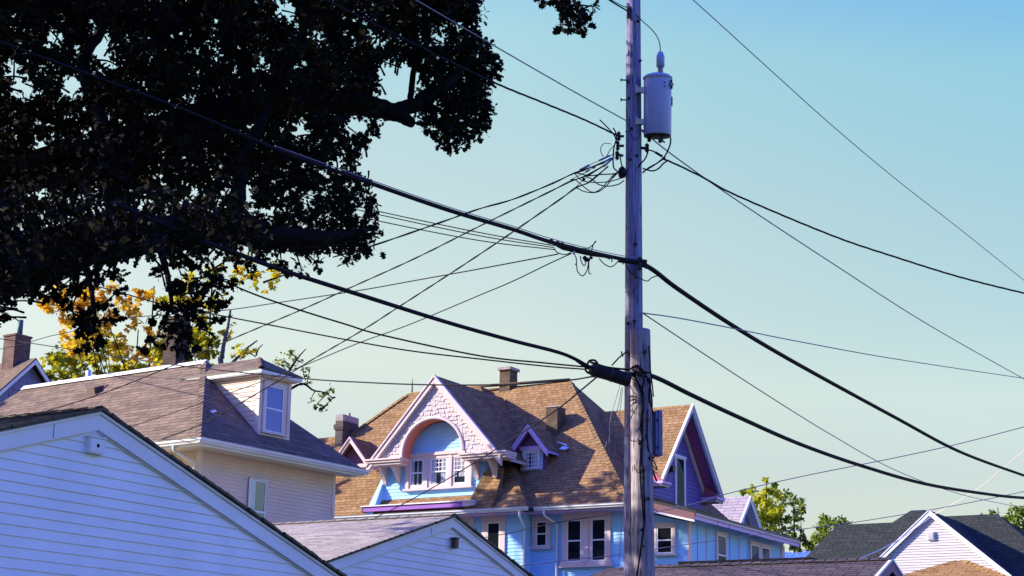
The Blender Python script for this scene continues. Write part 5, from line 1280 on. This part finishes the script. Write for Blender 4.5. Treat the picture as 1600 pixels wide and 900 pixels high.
def edge(x, y):
    b = 1e9
    for i in range(len(POLY)):
        (x1, y1), (x2, y2) = POLY[i], POLY[i - 1]; dx, dy = x2 - x1, y2 - y1; t = max(0, min(1, ((x - x1) * dx + (y - y1) * dy) / (dx * dx + dy * dy))); b = min(b, math.hypot(x - x1 - dx * t, y - y1 - dy * t))
    for hx, hy, hr in HOLES: b = min(b, math.hypot(x - hx, y - hy) - hr)
    return b
random.seed(21); OBL = []; placed = []
HBL = [(oq(u, v, random.uniform(17.6, 19.6)), rp * 18.6 / FPX, .42) for u, v, rp in HANG]
for tries in range(9000):
    u, v = random.uniform(-85, 785), random.uniform(-85, 560)
    if not inside(u, v): continue
    e = edge(u, v)
    if e < 7: continue
    rp = min(e * .95, random.uniform(26, 56))
    if sum(1 for (a, b, c) in placed if math.hypot(a - u, b - v) < .42 * max(rp, c)) > (2 if v < 300 else 1): continue
    if u < 400 and v > 300: Y = random.uniform(15.2, 21)
    else:
        a_ = alley(u, v) + .9; Y = max(a_, random.uniform(18.5, 25.8))
    placed.append((u, v, rp)); OBL.append((oq(u, v, Y), max(.12, rp * Y / FPX), .42 if random.random() > .1 else .8))
for u, v, rp in ((848, 2, 12), (868, 6, 14), (884, 22, 15), (892, 40, 12), (905, 10, 14), (918, 28, 13), (912, 42, 9), (838, -10, 12), (925, 10, 9), (880, -12, 16), (888, 8, 12), (900, 30, 12), (898, 50, 7), (876, 38, 7)): HBL.append((oq(u, v, 15.8 + random.uniform(-.2, .2)), rp * 15.8 / FPX, .45))
for u, v, rp in ((4, 485, 14), (8, 495, 8), (-8, 478, 14)): HBL.append((oq(u, v, 17), rp * 17 / FPX, .45))
vis = len(OBL)
OFF = []
random.seed(5)
for i in range(330):       # the rest of the crown, beyond the top and left of the frame
    x, y, z = random.uniform(-6.0, 9.0), random.uniform(-5.5, 6.0), random.uniform(5.8, 17.5)
    p = Vector((x, y, z)); w = p + OB
    if ((x - 1.0) / 8.8) ** 2 + (y / 6.6) ** 2 + ((z - 11) / 7.0) ** 2 > 1: continue
    q = w - CP; dz = q.dot(FW)
    u = 800 + FPX * q.dot(CR) / dz; v = 450 - FPX * q.dot(CU) / dz
    if u > -120 and v > -70: continue
    if u > 740 and v > -260: continue
    if w.y > 22.6 and w.z < 5.2 - .467 * w.x: continue
    OFF.append((p, random.uniform(.65, 1.0), .4))
for i in range(70):
    w = Vector((random.uniform(-13, -8.9), random.uniform(24.7, 26.5), random.uniform(9.2, 18.0))); OFF.append((w - OB, random.uniform(.6, .95), .4))
n_ = 0
for i in range(4000):
    w = Vector((random.uniform(-9.5, -1.2), random.uniform(24.5, 26.3), random.uniform(8.5, 17.5))); q = w - CP; dz = q.dot(FW); u = 800 + FPX * q.dot(CR) / dz; v = 450 - FPX * q.dot(CU) / dz
    rr = random.uniform(.42, .75); rp = rr * FPX / dz * 1.25
    if w.z < 5.4 - .467 * w.x: continue
    if v > -rp and not (inside(u, v) and edge(u, v) > rp * .85): continue
    if v <= -rp and u > 800: continue
    OFF.append((w - OB, rr, .4)); n_ += 1
    if n_ > 75: break
cen, tn = blob_leaves([(tuple(c), r, t) for c, r, t in OBL], 640, 3, .28)
ceh, tnh = blob_leaves([(tuple(c), r, t) for c, r, t in HBL], 2100, 13, .4); cen = np.concatenate([cen, ceh]); tn = np.concatenate([tn, tnh])
cen2, tn2 = blob_leaves([(tuple(c), r, t) for c, r, t in OFF], 270, 4)
# openings in the crown through which the sun reaches the foot of the pole and the stub
SUNV = np.array(SUN_TO); keep = np.ones(len(cen), bool); keep2 = np.ones(len(cen2), bool)
GAPS = [((1.82, 24.60, 5.75), .22, .95), ((1.72, 24.95, 7.75), .12, .22), ((1.75, 24.95, 12.3), .15, .45), ((1.75, 24.95, 11.6), .12, .2)]
def openings(c):
    k = np.ones(len(c), bool); W = c + np.array(OB)
    for P, ry, rz in GAPS:
        d = W - np.array(P); s = d @ SUNV; off = d - s[:, None] * SUNV
        k &= ~((np.abs(off[:, 1]) < ry) & (np.abs(off[:, 2]) < rz) & (s > .5))
    return k
k1, k2 = openings(cen), openings(cen2)
cen, tn, cen2, tn2 = cen[k1], tn[k1], cen2[k2], tn2[k2]
twigs(mb, OBL, LB, 'bark', .012, 7, 2, .003); twigs(mb, HBL, LB, 'bark', .010, 9, 1, .003); twigs(mb, OFF, LB, 'bark', .025, 8, 4)
mb.build('trunk', oak)
big = np.concatenate([cen, cen2]); tt = np.concatenate([tn, tn2])
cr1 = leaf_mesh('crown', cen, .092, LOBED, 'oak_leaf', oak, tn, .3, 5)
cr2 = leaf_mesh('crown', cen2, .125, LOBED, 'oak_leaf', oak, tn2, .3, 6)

# ---- trees behind the houses
def tree(name, label, base, h, blobs, size, shape, mat, bark='bark', dens=520, r0=.09, seed=1, group=None, up=.35, flat=.8, sub=.34, lean=0):
    """blobs: (x, y, z, r, tone) in the tree's own frame"""
    t = thing(name, label, 'tree', base, 0, group); mb = MB()
    B = [((x, y, z), r, tn_) for x, y, z, r, tn_ in blobs]
    top = max(b[0][2] for b in B); g = random.Random(seed)
    L = [limb(mb, [(0, 0, 0), (lean * .3, .1, h * .3), (lean * .7, 0, h * .55), (lean, .1, h * .8), (lean, 0, top)], r0, .02, bark, seed=seed)]
    main = [p for p in L[0] if p.z > h * .3]
    for k in range(7):
        b = g.choice(B); q = g.choice(main[: max(2, int(len(main) * .7))]); c = Vector(b[0])
        if c.z < q.z: q = min(main, key=lambda p: abs(p.z - c.z + 1))
        L.append(limb(mb, [q, q.lerp(c, .5) + Vector((0, 0, .15)), c], r0 * .35, .010, bark, seed=seed + k))
    twigs(mb, B, L, bark, .010, seed, 2)
    mb.build('trunk', t)
    c, tn_ = blob_leaves(B, dens, seed, sub, flat=flat); leaf_mesh('crown', c, size, shape, mat, t, tn_, up, seed)
    return t
def pxblobs(lst, Y, base, jit=1.2, seed=0, grow=1.0):
    """blobs given by where they are seen: u, v, radius (pixels), tone"""
    g = random.Random(seed); out = []
    for u, v, rp, tn_ in lst:
        y = Y + g.uniform(-jit, jit); p = at(u, v, y); out.append((p.x - base[0], p.y - base[1], p.z, rp * grow * y / FPX, tn_))
    return out
random.seed(8)
b = (-12.7, 57, 0)
L = [(u + random.uniform(-9, 9), v + random.uniform(-7, 7), random.uniform(13, 22), random.uniform(.35, .65) - (.2 if v > 565 else 0)) for u, v in ((82, 582), (100, 572), (95, 592), (118, 556), (128, 580), (140, 540), (150, 566), (162, 548), (172, 580), (180, 560), (196, 586), (205, 566), (215, 590), (145, 522), (160, 515), (176, 530), (192, 545), (125, 535), (230, 580), (88, 560), (150, 590), (180, 600), (110, 600), (215, 610), (240, 600), (130, 610), (160, 620))]
tree('maple_tree', 'yellow green maple behind the beige roof, below the orange maple', b, 10.5, pxblobs(L, 56.8, b, 1.1, 3), .16, MAPLE, 'maple_gold', dens=1000, seed=31)
b = (-10.8, 50.2, 0)
L = [(u + random.uniform(-6, 6), v + random.uniform(-6, 6), random.uniform(10, 18), random.uniform(.2, .8)) for u, v in [(random.uniform(105, 165), random.uniform(455, 540)) for _ in range(16)] + list(((78, 478), (95, 490), (105, 505), (112, 520), (120, 470), (130, 450), (140, 440), (165, 452), (185, 470), (205, 480), (222, 462), (235, 470), (215, 500), (200, 512), (230, 510), (240, 530), (225, 540), (248, 548), (210, 552), (245, 570), (262, 540), (258, 560), (175, 500), (190, 530), (270, 585), (110, 545), (70, 470), (95, 460)))]
tree('maple_tree', 'bright orange maple glowing through gaps under the oak', b, 13, pxblobs(L, 49.7, b, 1.0, 4), .14, MAPLE, 'maple_orange', dens=800, seed=32)
b = (-8.9, 49.3, 0)
L = [(u + random.uniform(-6, 6), v + random.uniform(-6, 6), random.uniform(9, 16), random.uniform(.4, .9)) for u, v in ((372, 402), (388, 412), (404, 425), (395, 440), (378, 428), (420, 415), (430, 440), (360, 440), (345, 470), (330, 490), (312, 500), (300, 520), (285, 480), (320, 530), (440, 425), (418, 448), (300, 470), (345, 420))] + [(random.uniform(246, 338), random.uniform(512, 620), random.uniform(14, 20), .4) for _ in range(34)] + [(random.uniform(250, 330), random.uniform(430, 510), random.uniform(9, 15), .4) for _ in range(12)]
tree('maple_tree', 'yellow maple leaves showing under the right end of the oak limb', b, 14, pxblobs(L, 49.2, b, .8, 5), .16, MAPLE, 'maple_gold', dens=480, seed=33)
b = (-7.9, 48.5, 0)
L = [(u, v, r, random.uniform(.3, .9)) for u, v, r in ((358, 520, 9), (352, 530, 7), (362, 508, 6), (372, 545, 10), (384, 552, 9), (378, 558, 8), (366, 556, 7), (395, 548, 6))]
t_ = thing('bare_tree', 'thin half bare tree with grey stems behind the dormer roof', 'tree', b); mb = MB(); BV = Vector(b); aq = lambda u, v, Y=48.5: at(u, v, Y) - BV
LL = [limb(mb, [(0, 0, 0), (.1, 0, 5), aq(345, 590), aq(347, 560), aq(350, 535), aq(356, 510), aq(360, 485)], .12, .03, 'bark_grey', seed=41), limb(mb, [aq(352, 535), aq(358, 525), aq(362, 515)], .035, .012, 'bark_grey', seed=42),
      limb(mb, [aq(345, 585), aq(370, 560), aq(385, 545), aq(402, 532)], .06, .02, 'bark_grey', seed=43), limb(mb, [aq(400, 556), aq(404, 545), aq(411, 538)], .03, .012, 'bark_grey', seed=44), limb(mb, [aq(378, 553), aq(390, 552), aq(400, 558)], .03, .014, 'bark_grey', seed=45)]
B = [((x, y, z), r, tn_) for x, y, z, r, tn_ in pxblobs(L, 48.5, b, .3, 6)]
twigs(mb, B, LL, 'bark_grey', .012, 3); mb.build('trunk', t_); c, tn_ = blob_leaves(B, 420, 9, .5); leaf_mesh('crown', c, .14, MAPLE, 'maple_gold', t_, tn_, .3, 9)
b = (-5.6, 46.5, 0)
t_ = thing('bare_tree', 'slender tree with sparse green leaf sprays between dormer and arched gable', 'tree', b); mb = MB(); BV = Vector(b); aq = lambda u, v, Y=46.5: at(u, v, Y) - BV
LL = [limb(mb, [(0, 0, 0), (-.3, 0, 5), aq(430, 640), aq(440, 610), aq(452, 580), aq(465, 560), aq(478, 545)], .10, .012, 'bark', seed=51), limb(mb, [aq(436, 620), aq(470, 600), aq(490, 610), aq(505, 613), aq(521, 622)], .045, .010, 'bark', seed=52), limb(mb, [aq(470, 602), aq(478, 598), aq(488, 600)], .02, .008, 'bark', seed=53)]
L = [(u, v, r, tn_) for u, v, r, tn_ in ((452, 550, 9, .7), (440, 562, 10, .8), (432, 568, 8, .8), (446, 572, 9, .5), (462, 556, 8, .4), (470, 566, 7, .2), (474, 578, 7, .15), (480, 588, 5, .1), (462, 572, 5, .2), (456, 562, 7, .5), (484, 576, 4, .2), (505, 620, 8, .3), (495, 632, 9, .25), (508, 634, 8, .2), (515, 622, 6, .35), (486, 626, 6, .3), (517, 606, 6, .4), (500, 640, 6, .1), (512, 613, 5, .3), (482, 598, 4, .3))]
B = [((x, y, z), r, tn_) for x, y, z, r, tn_ in pxblobs(L, 46.5, b, .25, 6)]
twigs(mb, B, LL, 'bark', .012, 4); mb.build('trunk', t_); c, tn_ = blob_leaves(B, 560, 10, .5); leaf_mesh('crown', c, .12, OVAL, 'leaf_green', t_, tn_, .3, 10)
# right of the blue house
b = (11.3, 75, 0)
L = [(u + random.uniform(-4, 4), v + random.uniform(-4, 4), r, tn_) for u, v, r, tn_ in ((1178, 765, 8, .7), (1172, 785, 12, .75), (1185, 775, 10, .8), (1196, 762, 8, .7), (1197, 752, 5, .6), (1210, 758, 6, .6), (1208, 772, 10, .8), (1200, 785, 12, .95), (1205, 800, 12, .95), (1190, 800, 13, .8), (1178, 805, 12, .6), (1215, 790, 11, .5), (1220, 772, 8, .3), (1185, 822, 12, .5), (1200, 818, 13, .55), (1214, 812, 11, .3), (1195, 835, 13, .3), (1210, 832, 12, .2), (1222, 828, 8, .1), (1180, 838, 10, .3), (1160, 772, 6, .5), (1166, 795, 8, .6), (1225, 842, 8, .1), (1168, 815, 8, .4), (1210, 848, 9, .1), (1230, 812, 6, .15))]
tree('tree', 'yellow green tree rising behind the long low wing of the blue house', b, 9, pxblobs(L, 75, b, 1.3, 7, 1.2), .17, OVAL, 'leaf_yellow_green', dens=1000, seed=34)
b = (12.8, 77, 0)
L = [(u + random.uniform(-2, 2), v + random.uniform(-2, 2), r, tn_) for u, v, r, tn_ in ((1243, 775, 6, .4), (1238, 785, 8, .3), (1248, 788, 8, .35), (1242, 798, 8, .25), (1252, 800, 6, .3), (1236, 808, 8, .15), (1246, 812, 6, .15), (1240, 822, 7, .1), (1252, 826, 5, .1), (1244, 840, 8, .1), (1256, 842, 8, .1), (1262, 852, 7, .15), (1238, 852, 8, .1), (1250, 858, 8, .1))]
tree('tree', 'slim dull green tree just right of the yellow green one', b, 9, pxblobs(L, 77, b, .8, 8, 1.2), .15, OVAL, 'leaf_green', dens=1000, seed=35)
b = (15.0, 80, 0)
L = [(u + random.uniform(-3, 3), v + random.uniform(-3, 3), r, tn_) for u, v, r, tn_ in ((1290, 808, 7, .5), (1284, 820, 9, .5), (1296, 820, 9, .45), (1302, 832, 10, .45), (1290, 835, 11, .4), (1312, 822, 8, .5), (1320, 812, 5, .5), (1310, 840, 9, .35), (1280, 842, 10, .6), (1270, 850, 8, .7), (1295, 850, 11, .4), (1285, 858, 10, .5), (1305, 856, 9, .3), (1272, 838, 6, .7), (1268, 862, 8, .5), (1322, 816, 6, .4))]
tree('tree', 'round green tree left of the dark green roof', b, 8.6, pxblobs(L, 80, b, 1.1, 9, 1.2), .17, OVAL, 'leaf_green', dens=1000, seed=36)
b = (23.4, 82, 0)
L = [(u + random.uniform(-3, 3), v + random.uniform(-3, 3), r, tn_) for u, v, r, tn_ in ((1535, 803, 5, .4), (1552, 802, 5, .45), (1565, 806, 7, .5), (1578, 804, 9, .55), (1592, 800, 10, .55), (1605, 808, 12, .5), (1575, 815, 10, .55), (1590, 818, 12, .5), (1605, 826, 12, .4), (1572, 828, 9, .5), (1588, 835, 12, .4), (1602, 845, 13, .3), (1620, 815, 14, .5), (1625, 840, 15, .4), (1635, 800, 12, .5), (1558, 812, 7, .45), (1600, 862, 12, .3), (1620, 862, 14, .3))]
tree('tree', 'leafy green tree behind the dark roof at the right edge', b, 9, pxblobs(L, 82, b, 1.4, 10, 1.2), .18, OVAL, 'leaf_green', dens=1000, seed=37)
# beyond the left edge: the trees whose shade falls on the roofs
random.seed(14)
b = (-26.5, 47.2, 0)
tree('tree', 'broad green tree beyond the left edge, shading the end of the beige roof', b, 12, [(random.gauss(0, 1.2), random.gauss(0, 1.1), random.uniform(9, 16.2), random.uniform(.9, 1.4), .4) for _ in range(40)], .34, OVAL, 'leaf_green', dens=120, r0=.3, seed=38)
